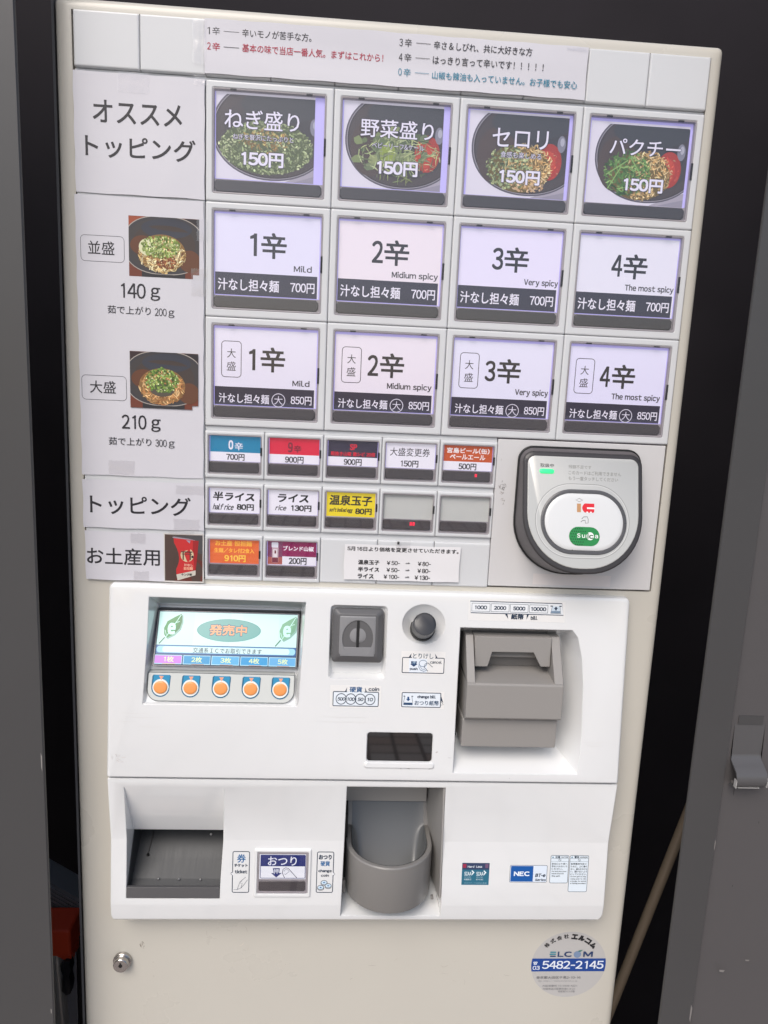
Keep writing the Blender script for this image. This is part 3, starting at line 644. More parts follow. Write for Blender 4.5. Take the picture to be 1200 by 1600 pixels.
for i in range(len(P)):
    p, q = Vector(P[i]), Vector(P[(i + 1) % len(P)]); L = (q - p).length; k = max(1, int(L / .9)); t_ = (q - p).normalized() if L > 1e-6 else Vector((1, 0)); nn = Vector((-t_.y, t_.x))
    for j in range(k):
        c_ = p + (q - p) * (j / k); a.line([tuple(c_ - nn * .7), tuple(c_ + nn * .7)], .22, (38, 38, 40), z=.02)
a.build("ring_ticks", PRINT, rd)
a = Art(lambda y: Rf(y) + 1.93)
a.rect(294, 296.6, 297.2, 303.2, (186, 140, 96)); a.line([(293, 293.9), (295.8, 292.6), (298.6, 293.9), (295.8, 295.2)], .28, (60, 44, 34), True)
a.rect(299.5, 296.3, 307.9, 303.3, (214, 30, 44), 1.2); a.poly(ell(301.8, 299.8, 3.6, 3.55, 24), (214, 30, 44)); a.rect(303.5, 296.3, 307.9, 299, (214, 30, 44)); a.rect(302, 299.2, 308.2, 300.5, (236, 232, 230)); a.circ(302.2, 303.1, .7, (236, 232, 230)); a.circ(305.2, 303.1, .7, (236, 232, 230))
a.line([(297, 310.6), (298.6, 309.4), (300.6, 309.2), (300.8, 311.4), (303, 311.2), (303, 308.2), (302.2, 306.4), (299.4, 306.6), (297.8, 308.2)], .3, (44, 42, 42))
a.rect(287.7, 314.3, 312.3, 328.7, (30, 130, 66), 7.1)
for i in range(8):
    for j in range(7):
        x = 289.3 + i * 1.75 + (j % 2) * .85; y = 315.7 + j * 2.0
        if (x - 295) ** 2 + (y - 321.5) ** 2 < 49 and not (x > 293.2 and 318.9 < y < 323): a.poly([(x, y - .55), (x + .6, y + .45), (x - .5, y + .4)], (10, 26, 16), z=a.z)
a.z += .02
a.circ(304.6, 321.2, 3, (232, 238, 232)); a.text("S", 294.1, 319.3, 296.8, 322.6, (236, 240, 236), .03); a.text("u", 298, 320.1, 300.6, 322.6, (236, 240, 236), .03); a.text("ic", 302.2, 319, 307.1, 323.1, (22, 90, 48), .04); a.text("a", 308.3, 320, 310.9, 322.6, (236, 240, 236), .03)
a.circ(290.3, 332, .3, (60, 60, 60))
a.build("pad_print", PRINT, rd)
a = Art(-.25); a.rect(270, 360, 336, 369.5, (214, 208, 206)); a.build("clear_residue", PRINT, TM)

# ---- upper fascia
U = lambda y: 6 + .1 * (y - 377)
def Uo(o): return lambda y: U(y) + o
fx = MB(); x0, y0, x1, y1 = -74.4, 377.2, 352.2, 536.3
fx.loft([ring(rr(x0 + 7, y0 + 7, x1 - 7, y1 - 1, (4, 4, 1, 1)), -58), ring(rr(x0 + 7, y0 + 7, x1 - 7, y1 - 1, (4, 4, 1, 1)), -2.3), ring(rr(x0, y0, x1, y1, (4, 4, 1.5, 1.5)), -2.2), ring(rr(x0, y0, x1, y1, (4, 4, 1.5, 1.5)), Uo(-2.4)), ring(rr(x0 + .5, y0 + .5, x1 - .5, y1 - .4, (3.8, 3.8, 1.2, 1.2)), Uo(-1)), ring(rr(x0 + 1.5, y0 + 1.5, x1 - 1.5, y1 - 1, (3.4, 3.4, 1, 1)), Uo(-.25)), ring(rr(x0 + 2.8, y0 + 2.8, x1 - 2.8, y1 - 1.8, (3, 3, .8, .8)), Uo(0))])
uf = fx.build("upper_fascia", WHITE, TM, label="glossy white upper moulding around screen, coin slot and note slot")
cut = []
c = MB(); fr = [(-42.6, 386), (83.4, 387), (79.6, 474.5), (-47.5, 475)]
c.hexa([(-41, 403, -22), (77, 403, -22), (76.4, 474, 12.9), (-44.5, 474, 12.9)], [(p, q, U(q) + .05) for p, q in fr]); c.v[4:] = [(p, q, U(q) + 2) for p, q in fr]
cut.append(c.build("c", BLACK))
c = MB(); c.loft([ring(rr(105, 392, 147, 449, 2.5), 4), ring(rr(103.0, 389.3, 150, 450.6, 3.5), Uo(.2)), ring(rr(102.6, 388.9, 150.4, 451, 3.7), Uo(4))]); cut.append(c.build("c", BLACK))
c = MB(); c.loft([ring(ell(179.4, 407.5, 10.5, 10, 40), 3.5), ring(ell(179.8, 404.2, 16.5, 15.2, 40), Uo(-1.6)), ring(ell(179.8, 403.6, 18, 16.8, 40), Uo(.15)), ring(ell(179.8, 403.6, 18.3, 17.1, 40), Uo(3))]); cut.append(c.build("c", BLACK))
c = MB(); c.loft([ring(rr(136.8, 494.8, 191.8, 519.6, 2.6), Uo(-1.2)), ring(rr(136.6, 494.4, 192, 520, 2.8), Uo(3))]); cut.append(c.build("c", BLACK))
OUT = [(210.2, 405.2), (304.6, 405.2), (309.6, 411.5), (314.2, 430), (316.3, 451), (317.5, 493), (316.4, 528.6), (209.8, 528.6)]
INN = [(212.2, 416), (301, 416), (302.6, 421), (303, 436), (303, 455), (301.6, 500), (298.5, 511), (211.6, 511)]
c = MB(); c.loft([ring(INN, -12), ring(OUT, Uo(.1)), ring(OUT, Uo(5))]); cut.append(c.build("c", BLACK))
boolean(uf, cut)

# display
Sd = lambda y: -14 + (y - 405.5) * 20 / 38.5
b = MB(); F = lambda i, dz: [(x, y, Sd(y) + dz) for x, y in rr(-41 + i, 404.3 + i * .7, 77.2 - i, 445.4 - i * .7, .6, 2)]
b.loft([F(0, -6), F(0, 0), F(.6, .9), F(1.6, .9), F(1.9, .1)], False, False)
scr = b.build("display", mat("screen_bezel_grey", (.10, .10, .11), .22, metal=.5), TM, label="small tilted colour screen showing green leaves and blue quantity tabs")
a = Art(lambda y: Sd(y) - .05, .012)
a.rect(-39.8, 405.2, 76, 444.4, (28, 74, 120)); a.rect(-39.2, 405.9, 75.5, 430.2, (196, 234, 230)); a.rect(-10, 405.9, 60, 430.2, (202, 236, 232)); a.rect(20, 405.9, 30, 430.2, (208, 238, 236))
a.rect(-39.3, 430.5, 75.5, 436.3, (30, 96, 160), .5); a.rect(-38.6, 431, 74.8, 435.8, (150, 206, 226), 2.2); a.rect(-34, 431.3, 70, 435.5, (202, 232, 236), 2)
def leaf(cx, fill, dark, vein):
    P = [(cx + 7.6, 407.2), (cx + 2, 409.8), (cx - 3.6, 413), (cx - 5.8, 418), (cx - 5.2, 422.6), (cx - 3, 425.2), (cx + 2.4, 422.6), (cx + 7, 418.2), (cx + 8.4, 413), (cx + 8, 409)]
    a.poly([(x + 1.1, y + .9) for x, y in P], (128, 172, 160)); a.poly(P, fill); a.poly([P[0], P[6], P[7], P[8], P[9]], dark)
    a.line([(cx - 7.6, 429), (cx - 3.6, 424.6), (cx + 7.2, 408)], .5, vein); a.line([(cx - 3.4, 423), (cx - 4.8, 419.4)], .4, vein); a.line([(cx - 1, 422.2), (cx + 2.6, 422)], .4, vein); a.line([(cx + 3.4, 413.8), (cx + 6.6, 413)], .4, vein)
    a.line([(cx - 8.6, 429.4), (cx - 4.4, 424.8)], .9, (54, 110, 84))
    a.text("e", cx - 2.8, 414, cx + 3.6, 422.6, vein, .06)
leaf(-28.6, (34, 132, 62), (26, 112, 54), (196, 240, 236)); leaf(66.6, (120, 174, 140), (104, 160, 128), (196, 240, 236))
a.poly(ell(19, 418.6, 26.4, 8.4, 40), (92, 156, 154)); a.poly(ell(19, 418.6, 25.6, 7.9, 40), (104, 166, 162))
a.text("発売中", 2.6, 414.1, 34.1, 422.8, (40, 84, 120), .07); a.text("発売中", 3, 414.5, 33.8, 422.4, (226, 164, 118), .03)
a.text("交通系ＩＣでお取引できます", -9, 431.6, 47.2, 435.4, (36, 44, 56), .004)
for i, (p, q) in enumerate([(-39.6, -17.2), (-16.2, 5.8), (6.8, 29.3), (30.3, 52.7), (53.5, 75.6)]):
    a.rect(p, 437.3, q, 443.8, (176, 224, 240)); a.rect(p + .5, 437.7, q - .4, 443.3, (192, 116, 214) if i == 0 else [(0), (10, 142, 196), (74, 166, 214), (18, 146, 204), (88, 164, 214)][i])
    tx = [(-31.8, -23.7), (-9.5, -1), (14.1, 22.7), (37.2, 45.8), (60.9, 69.1)][i]; a.text("%d枚" % (i + 1), tx[0], 438.3, tx[1], 442.3, (216, 232, 178), .02)
    a.rect(p + 7, 443.45, q - 5, 443.75, (200, 140, 110) if i else (236, 196, 60))
a.build("screen_image", LCD, scr)
# quantity button strip
Pd = lambda y: 8 + .25 * (y - 451)
OL = rr(-43.4, 450.4, 75.3, 472.6, (1.2, 1.2, 9, 9), 6)
b = MB(); b.loft([ring(OL, 1), ring(OL, lambda y: Pd(y) + .2), ring(rr(-43, 450.8, 74.9, 472.2, (1, 1, 8.6, 8.6), 6), lambda y: Pd(y) + .6)])
qp = b.build("quantity_panel", mat("pale_membrane", (.58, .60, .58), .25, bevel=.4), TM, label="pale strip of five orange round buttons under the screen")
a = Art(lambda y: Pd(y) + .61); a.line(OL, .4, (70, 74, 76), True)
QX = [-32.9, -8.9, 15.6, 39.9, 63.9]
for i, x in enumerate(QX):
    P = [(x - 6.9, 453.2), (x - 6, 452.2), (x + 7.2, 452.2), (x + 7.9, 453.2), (x + 7.2, 463)] + [(x + 7.4 * math.cos(t_), 462 + 7.4 * math.sin(t_)) for t_ in [R(k) for k in range(10, 171, 16)]] + [(x - 7.4, 461)]
    a.poly(P, (24, 96, 130)); a.poly([(p * .88 + x * .12 + .2, q) for p, q in P[:5]] + [(x + 6.2, 459), (x - 6, 459)], (40, 136, 178)); a.circ(x, 461.9, 6.5, (226, 230, 226)); a.poly([(x - 1.6, 453), (x + 2.1, 453), (x + .3, 456.4)], (226, 160, 130))
a.build("panel_print", PRINT, qp)
t = MB(); t.loft([[(x, y, d) for x, y in ell(0, 0, 5.5 - i, 5.1 - i, 28)] for i, d in ((0, 0), (0, .5), (.5, .9), (1.6, 1.1))]); qm = t.mesh("quantity_button", (0, 0, 0), ORANGE, 50)
for x in QX:
    o = place("quantity_button", qm, qp, (x, 461.9, Pd(461.9) + .75)); o.rotation_euler.x = -math.atan(.25)

# coin slot
b = MB(); b.loft([ring(rr(105.2, 392.4, 146.6, 436.6, 3), 4), ring(rr(105.2, 392.4, 146.6, 436.6, 3), Uo(-.4)), ring(rr(106, 393.2, 145.8, 435.8, 3), Uo(.6)), ring(rr(109.2, 395.6, 142, 431, 2.2), Uo(3.2)), ring([(110.4, 396.8)] * 0 + rr(110.2, 396.6, 141, 430, 2), Uo(3.4))])
cs = b.build("coin_slot", GREYD, TM, label="square grey coin slot with vertical slit")
c = MB(); c.loft([ring(ell(125.9, 416, 9, 10, 32), lambda y: U(412) - 1.5), ring(ell(125.9, 415.6, 12.6, 15.2, 32), Uo(3.6)), ring(ell(125.9, 415.6, 12.8, 15.4, 32), Uo(8))]); c1 = c.build("c", BLACK)
b = MB(); b.loft([ring(rr(110.8, 397.2, 140.4, 429.6, (1, 1, 3, 3)), 5), ring(rr(110.8, 397.2, 140.4, 429.6, (1, 1, 3, 3)), Uo(3.7)), ring(rr(111.3, 397.7, 139.9, 429.1, (1, 1, 3, 3)), Uo(4))]); mid = b.build("slot_face", GREYM, cs)
boolean(mid, [c1])
b = MB(); b.prism_x([(422.6, 6), (422.6, U(422.6) + 3.98), (430, U(430) + 3.98), (430, 6)], 112, 139.6); 
b.build("slot_sill", GREYM, cs)
for sgn in (-1, 1):
    b = MB(); rs = []
    for k in range(7):
        c_, h_ = math.cos(R(k * 14)), math.sin(R(k * 14))
        rs.append([(125.9 + sgn * (1.15 + (10.4 * c_ ** .75) * max(0.0, math.cos(t_))), 412.6 + (8.8 * (.35 + .65 * c_ ** .75)) * math.sin(t_), U(412) - 1.4 + 5.4 * h_ + .1 * 8 * math.sin(t_)) for t_ in [R(-90 + 12 * i) for i in range(16)]])
    b.loft(rs); b.build("coin_cheek", GREYM, cs, smooth=70)
b = MB(); b.hexa([(124.85, 401, 8), (126.95, 401, 8), (126.95, 422.6, 8), (124.85, 422.6, 8)], [(124.85, 401, U(401) + 3.9), (126.95, 401, U(401) + 3.9), (126.95, 422.6, U(422.6) + 4.05), (124.85, 422.6, U(422.6) + 4.05)]); b.build("slit", BLACK, cs)

# cancel push button
b = MB(); b.tube([(179.5, 410, 1.5), (179.4, 407.4, 6)], 10.4, 40); kb = b.build("cancel_button", BLACK, TM, label="round charcoal push button in a dished surround")
b = MB(); b.tube([(179.4, 409.2, 3), (179.2, 400.4, 18.2), (179.17, 399.2, 20.2), (179.16, 398.9, 20.8)], [9.7, 9.5, 9.1, 7.8], 40); b.build("button_cap", KNOB, kb, smooth=35)

# change-note window
b = MB(); P = rr(137.2, 495.2, 191.4, 519.2, 2.4); b.loft([ring(P, Uo(-2)), ring(P, Uo(-.9))]); b.build("note_return_window", SMOKE, TM, label="smoked rounded window for change notes")
b = MB(); b.loft([ring(rr(135.2, 519.8, 193.6, 524.8, 2), Uo(-.8)), ring(rr(135.2, 519.8, 193.6, 524.8, 2), Uo(.5)), ring(rr(136.2, 520.3, 192.6, 524.2, 1.6), Uo(1.1))]); b.build("window_lip", WHITE, TM)
a = Art(Uo(.1)); scuff(a, 137, 524.3, 2.4, .8, 8, [(90, 84, 80)], 2, .3); scuff(a, 165, 525.3, 9, .35, 10, [(110, 104, 98)], 3, .3); scuff(a, 190, 525, 3, .6, 8, [(100, 94, 88)], 2, .3); scuff(a, 196, 511, 2, .8, 5, [(150, 140, 138)], 1, .4); scuff(a, -66, 520, 8, 4, 16, [(200, 196, 194), (186, 180, 178)], 4, .35)
scuff(a, 258, 532, .4, .3, 2, [(60, 50, 50)], .6, .4)
a.build("scuff_mark", PRINT, TM)

a = Art(Uo(.1))
for (x, y, L, c) in ((-64, 482, 22, 208), (-60, 485.5, 30, 206), (-66, 489, 16, 210), (-50, 493, 26, 212), (90, 486, 60, 214), (96, 482, 40, 212), (205, 515, 3, 150), (318, 500, 24, 213), (322, 503, 14, 206)):
    a.line([(x, y), (x + L * .4, y + .5), (x + L, y + .2)], .22, (c, c - 2, c - 5), taper=True)
a.build("fine_scratch", PRINT, TM)
# note acceptor
ba = empty("note_acceptor", (256, 505, 0), TM); ba["label"] = "taupe plastic banknote acceptor set in a deep recess"
for p0, p1, lb in ((216.2, 222.6, "left side cheek"), (288.6, 295.8, "right side cheek")):
    b = MB(); b.prism_x([(413.5, 3), (447.0, 24.3), (447.0, -11), (413.5, -11)], p0, p1); b.build("cheek", TAUPE, ba, label=lb)
b = MB(); b.prism_x([(447.05, 24.2), (448.6, 24.9), (476.2, 26.0), (477.2, 25.2), (480.4, 20), (480.4, -10.8), (443.6, -10.8), (444, -5)], 216.2, 295.8); b.build("front_block", TAUPE, ba)
b = MB(); P = rr(215.4, 480.6, 295.2, 505.5, .8, 2); b.loft([ring(P, -10.5), ring(P, 18.6), ring(rr(216, 481.2, 294.6, 504.9, .6, 2), 19.2)]); b.build("lower_block", TAUPE, ba)
fl = [(223, 413), (288, 413), (288.2, 437.6), (280.4, 437.8), (273.6, 425.6), (238, 425.9), (234.8, 438.6), (224.2, 438.8)]
b = MB(); b.loft([ring(fl, lambda y: -3 + .06 * (y - 413)), ring(fl, lambda y: 7.2 + .06 * (y - 413)), ring([(x * .985 + 3.84, y * .985 + 6.38) for x, y in fl], lambda y: 7.9 + .06 * (y - 413))]); b.build("shutter_flap", TAUPE, ba)
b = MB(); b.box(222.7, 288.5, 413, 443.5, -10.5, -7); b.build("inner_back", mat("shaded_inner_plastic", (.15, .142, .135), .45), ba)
b = MB(); b.prism_x([(424, -7), (432.5, -1.5), (434, -1.5), (434, -7)], 238, 278); b.build("inner_sill", TAUPE, ba)
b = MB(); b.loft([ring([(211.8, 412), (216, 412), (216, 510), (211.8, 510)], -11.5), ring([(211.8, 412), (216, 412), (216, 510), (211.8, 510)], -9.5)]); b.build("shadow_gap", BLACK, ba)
b = MB(); b.box(210.6, 304, 403, 405.1, -10, 8); b.build("recess_brow", TAUPE, ba)

# ---- lower fascia
b = MB(); prof = [(538.2, -2.2), (538.2, 19.2), (539.2, 19.4), (596.6, 14.0), (597.2, 14.05), (654.4, 18.9), (655.4, 18.85), (669.4, 17.6), (671.2, 16.2), (671.6, 13), (671.6, -2.2)]
b.prism_x(prof, -74.2, 352.4); lf = b.build("lower_fascia", WHITE, TM, label="glossy white lower moulding with ticket tray and coin cup")
c = MB(); c.loft([ring(rr(-74.3, 500, 352.5, 671.9, (1, 1, 9, 7), 8), -20), ring(rr(-74.3, 500, 352.5, 671.9, (1, 1, 9, 7), 8), 12), ring(rr(-73.2, 500, 351.4, 671, (1, 1, 8.5, 6.5), 8), 60)]); c = c.build("c", BLACK)
boolean(lf, [c], 'INTERSECT')
c = MB(); c.box(-67, 345, 539.5, 664, -58, 6); boolean(lf, [c.build("c", BLACK)], 'UNION')
cut = []
c = MB(); c.prism_x([(544, 19.6), (601.2, -6), (602.5, -46), (649, -46), (649, 30), (544, 30)], -61.2, lambda y: 20 if y < 602 else 17.0); cut.append(c.build("c", BLACK))
c = MB(); c.hexa([(122, 543.2, -50), (205, 543.2, -50), (205, 652, -50), (122, 652, -50)], [(121.6, 543.2, 40), (205, 543.2, 40), (208.4, 664.6 + 6, 40), (120, 664.6 + 6, 40)]); cut.append(c.build("c", BLACK))
boolean(lf, cut)
Lo = lambda y: 19.3 - (y - 539.2) * 5.4 / 57.4 if y < 596.8 else 14 + (y - 597) * 4.9 / 57.6

# ticket tray
tt = empty("ticket_tray", (-22, 648, -20), TM); tt["label"] = "wide recessed steel ticket tray"
b = MB(); b.prism_x([(601.6, -45.8), (603, -45.8), (642, 3), (646, 9), (646, 16.4), (639.8, 16.8), (639.6, 18.2), (648.2, 18.9), (648.8, 18.2), (648.8, 1), (640, 0)], -61, 16.8); b.build("tray_chute", STEELD, tt)
b = MB(); b.prism_x([(638.9, 15.7), (638.9, 18.3), (648.4, 19.0), (648.7, 16)], -60.9, 16.7); b.build("tray_lip", LIPM, tt)
b = MB(); b.prism_x([(601.4, -45), (639, 15.6), (648.5, 15.6), (648.5, -45)], 16.72, 18.6); b.build("tray_side", STEELD, tt)
b = MB(); b.prism_x([(601.4, -45), (601.4, -6), (638.9, 15.6), (648.5, 15.6), (648.5, -45)], -61.16, -60.6); b.build("tray_side", STEELD, tt)
b = MB(); b.tube([(-49.5, 615, -29.6), (-49.5, 615, -28.6)], 1.2, 12); b.tube([(-51, 629.5, -11.8), (-51, 629.5, -10.6)], 1.2, 12); b.hexa([(-49.8, 615, -30), (-49.2, 615, -30), (-50.8, 629.5, -12), (-51.4, 629.5, -12)], [(-49.8, 615, -28.4), (-49.2, 615, -28.4), (-50.8, 629.5, -10.4), (-51.4, 629.5, -10.4)]); b.build("tray_slot", BLACK, tt)
for (x, y, dd) in ((1.5, 618.5, -25.5), (-38, 641.5, 3.6), (-20.5, 641.7, 3.8), (-2, 641.9, 4)):
    b = MB(); b.tube([(x, y, dd), (x, y, dd + .9), (x, y, dd + 1.2)], [1.1, 1.0, .6], 14); b.build("rivet", STEEL, tt, smooth=40)

# coin cup
cc = empty("coin_cup", (162, 652, -20), TM); cc["label"] = "grey rounded coin return cup"
def ush(r, back, front_c=-5): return [(161.8 - r, back)] + [(161.8 - r * math.cos(R(k)), front_c + r * math.sin(R(k))) for k in range(0, 181, 9)] + [(161.8 + r, back)]
def ul(r, Y, back, f=-5): return [(x, Y, d) for x, d in ush(r, back, f)]
b = MB(); b.loft([ul(37.6, 651.6, -28), ul(38, 650.5, -28), ul(38, 610.4, -28), ul(37.2, 609.3, -28), ul(34.4, 609.2, -28), ul(33.4, 610.4, -28), ul(32.8, 646, -28)], False, False, False); b.build("cup_shell", CUPM, cc, smooth=35)
b = MB(); N_ = 36; pts_ = []            # smooth scoop: a chute from the back edge running into the rounded bowl
for j_ in range(N_ + 1):
    for i_ in range(N_ + 1):
        x = -33.4 * math.cos(math.pi * i_ / N_); dm = -5 + math.sqrt(max(0, 33.4 ** 2 - x * x)); d_ = -40 + (dm + 40) * j_ / N_
        s_ = min(33.4 - abs(x), 33.4 - math.hypot(x, d_ + 5)) if d_ > -5 else 33.4 - abs(x)
        rim = 587.5 + 22 * min(1, (d_ + 40) / 12); q_ = min(1, (d_ + 40) / 36); fl_ = max(rim + .2, 588 + 57.5 * (1 - (1 - q_) ** 1.35))
        pts_.append((161.8 + x, rim + (fl_ - rim) * (1 - max(0, 1 - s_ / 10) ** 2.2), d_))
b.add(pts_, [(j_ * (N_ + 1) + i_, j_ * (N_ + 1) + i_ + 1, (j_ + 1) * (N_ + 1) + i_ + 1, (j_ + 1) * (N_ + 1) + i_) for j_ in range(N_) for i_ in range(N_)])
b.build("scoop", CUPI, cc, smooth=80)
for p0, p1 in ((194.9, 199.4), (124.2, 128.7)):
    b = MB(); b.prism_x([(587.2, -40.2), (609.6, -27.9), (650.5, -27.9), (650.5, -40.2)], p0, p1); b.build("side_wall", CUPM, cc)
b = MB(); b.box(122.3, 204.8, 543.6, 650, -49.5, -40.5); b.hexa([(196.5, 543.6, -40.4), (204.8, 543.6, -40.4), (204.8, 650, -40.4), (198, 650, -40.4)], [(203.4, 543.6, 17.4), (204.8, 543.6, 17.4), (207.2, 650, 16.4), (206, 650, 16.4)]); b.build("recess_liner", LINER, cc)
b = MB(); b.box(122.4, 196.4, 543.7, 587, -40.4, -30.5); b.build("back_panel", LINER, cc)
b = MB(); b.box(122.3, 124.6, 588, 650, -40.3, -10); b.build("side_gap", BLACK, cc)
b = MB(); b.tube([(122.6, 640, 6), (122.6, 652, 6)], 1.2, 8); b.tube([(200.6, 652.4, 9), (201, 655.5, 10)], 1.3, 8); b.build("hinge_pin", CUPM, cc)

# change lever button + sticker print on the lower fascia
b = MB(); P0 = rr(45.8, 604.2, 93.8, 646.9, 1.2); b.loft([ring(P0, 12), ring(P0, lambda y: Lo(y) + .9), ring(rr(46.3, 604.7, 93.3, 646.4, 1), lambda y: Lo(y) + 1.4), ring(rr(48.1, 606.5, 91.6, 643.9, .9), lambda y: Lo(y) + 1.4), ring(rr(48.4, 606.8, 91.3, 643.6, .8), lambda y: Lo(y) + .2)])
cb = b.build("change_button", WHITE, TM, label="square change button with blue and white card")
b = MB(); b.loft([ring(rr(48.5, 606.9, 91.2, 643.5, .8), lambda y: Lo(y) + .25), ring(rr(48.5, 606.9, 91.2, 643.5, .8), lambda y: Lo(y) + .9), ring(rr(49.7, 608.2, 90, 642.4, .6), lambda y: Lo(y) + .9), ring(rr(49.8, 608.3, 89.9, 642.3, .6), lambda y: Lo(y) + .4)], False, True); b.build("bezel", BEZEL, cb)
b = MB(); P0 = [(50.6, 632.6), (88.6, 632.6), (89.4, 634), (89.4, 640), (88.6, 641.5), (50.6, 641.5), (49.9, 640), (49.9, 634)]; b.loft([ring(P0, lambda y: Lo(y) + .3), ring(P0, lambda y: Lo(y) + .8), ring([(x * .985 + 1.04, y * .93 + 44.6) for x, y in P0], lambda y: Lo(y) + 1.1)]); b.build("press_bar", BAR, cb)
NAVY = (30, 42, 110); BL = (26, 96, 150); LN = (30, 48, 70)
a = Art(lambda y: Lo(y) + .5); a.rect(50.0, 608.9, 89.4, 631, (236, 238, 244)); a.frame(51, 609.6, 88.9, 630.2, .8, .5, NAVY); a.rect(51, 609.5, 88.9, 619.6, NAVY)
a.text("おつり", 57.1, 610.9, 81.5, 618.9, (232, 236, 246), .01)
a.poly([(61.4, 621.2), (67.4, 621.2), (66.8, 625.6), (69, 625.6), (64.4, 629.6), (60, 625.6), (62.2, 625.6)], NAVY); a.text("押", 62.1, 621.9, 66.4, 626.4, (232, 236, 246), .01)
a.line([(71.6, 630), (69.6, 625.5), (70.2, 622), (72.4, 620.8), (74.6, 621.4), (82, 629.8)], .5, (50, 56, 84)); a.line([(71, 624), (72, 622.4), (74, 622.4), (75.4, 624), (72, 627), (71.2, 626)], .3, (70, 76, 104))
a.build("printed_card", LIT, cb)
b = MB(); b.loft([ring(rr(49, 607.4, 90.7, 643, .6), lambda y: Lo(y) + 1.25), ring(rr(49, 607.4, 90.7, 643, .6), lambda y: Lo(y) + 1.75)]); b.build("clear_cover", ACRYL, cb)

def sticker(name, f, draw, label, base=None, off=.06):
    a = Art(lambda y: f(y) + off, .012)
    if base: a.rect(*base, (228, 230, 232), .8)
    draw(a); return a.build(name, PRINT, TM, label=label)
SP = (222, 229, 237)
def d1(a):
    a.frame(27.4, 607, 41.4, 643.4, 1.3, .68, LN); a.rect(26.9, 625.2, 27.9, 628, (226, 228, 232)); a.poly([(27.4, 625.0), (27.5, 626), (25.6, 626.3)], LN); a.line([(25.8, 626.8), (27.3, 628)], .3, LN)
    a.text("券", 31, 609.3, 38.3, 616.8, BL, .015); a.text("チケット", 28.7, 617.8, 40, 620.8, LN, .045); a.text("ticket", 29.2, 623.2, 39.8, 626.4, LN, .045)
    a.line([(28.6, 641), (31.6, 640.8), (33.4, 635.2), (35.8, 635.2), (34.8, 639.4), (31.6, 640.8)], .28, LN); a.line([(33.6, 635), (34.6, 633.4), (38.6, 629.6)], .28, LN); a.line([(34.8, 639.4), (37.6, 636), (40.2, 632)], .28, LN); a.line([(33.4, 634.2), (35.2, 633.4)], .28, LN)
sticker("ticket_label", Lo, d1, "small outlined ticket sticker beside the ticket tray")
def d2(a):
    a.frame(98.9, 606.9, 112.9, 643.2, 1.3, .68, LN); a.rect(112.4, 625, 113.4, 627.6, (226, 228, 232)); a.poly([(112.9, 624.9), (112.9, 625.8), (114.6, 626.1)], LN); a.line([(114.5, 626.4), (113, 628.2)], .3, LN)
    a.text("おつり", 100.2, 609.3, 111.2, 613.6, LN, .045); a.text("硬貨", 101.8, 615, 109.8, 619.5, BL, .02); a.text("change", 100.2, 622.4, 111.6, 625.6, LN, .04); a.text("coin", 102.6, 626.6, 109.3, 629, LN, .04)
    for x, y in ((105.4, 634.2), (102.6, 638.6), (109, 637)):
        a.circ(x, y, 2.7, LN, ry=1.9, w=.32); a.circ(x, y + .8, 2.7, LN, ry=1.9, w=.28); a.circ(x, y, 2.4, (196, 216, 230), ry=1.6); a.circ(x, y, .8, BL, ry=.5)
sticker("change_coin_label", Lo, d2, "small outlined change coin sticker beside the coin cup")
def d3(a):
    a.rect(224.4, 615.9, 248.4, 635.9, (38, 104, 128), .4); a.rect(224.4, 615.9, 248.4, 622, (46, 60, 92), .3); a.rect(225, 616.8, 228, 620.4, (150, 40, 70)); a.rect(244.6, 616.8, 247.4, 620.4, (110, 80, 110))
    a.text("Hard", 229.3, 618.2, 235, 620.2, (220, 228, 236), .02); a.text("Lasa", 236.7, 618.2, 241.8, 620.2, (220, 228, 236), .02)
    for x in (226.6, 237.1):
        a.text("SIAA", x, 623.9, x + 6.3, 627.3, (224, 236, 240), .02); a.poly([(x + 6.6, 622.2), (x + 8.8, 624.4), (x + 6.6, 627.2), (x + 6.6, 625.8), (x + 7.4, 624.4), (x + 6.2, 623.2)], (224, 236, 240))
        a.text("ISO 21702", x, 628.2, x + 5.8, 629.1, (200, 220, 228)); a.text("抗菌加工" if x < 230 else "抗ウイルス加工", x, 630, x + 6.4, 631.5, (210, 226, 232), .01)
    a.text("SIAAマークはISO準拠", 226.6, 633.3, 246.6, 634.6, (150, 190, 204))
sticker("coating_label", Lo, d3, "small square teal sticker with white lettering")
def d4(a):
    a.rect(266.7, 617.8, 299.4, 633.2, (216, 226, 238), .8); a.frame(266.7, 617.8, 299.4, 633.2, .9, .35, LN); a.rect(267.4, 618.4, 287.2, 632.6, (10, 84, 160)); a.text("NEC", 270.2, 623.4, 284.1, 627.6, (232, 238, 244), .05)
    a.text("BT-e", 289, 625.2, 298, 628.4, LN, .05, shear=.2); a.text("Series", 289, 629.7, 298.6, 632, LN, .04, shear=.2)
sticker("maker_label", Lo, d4, "blue and white maker sticker with model series lettering")
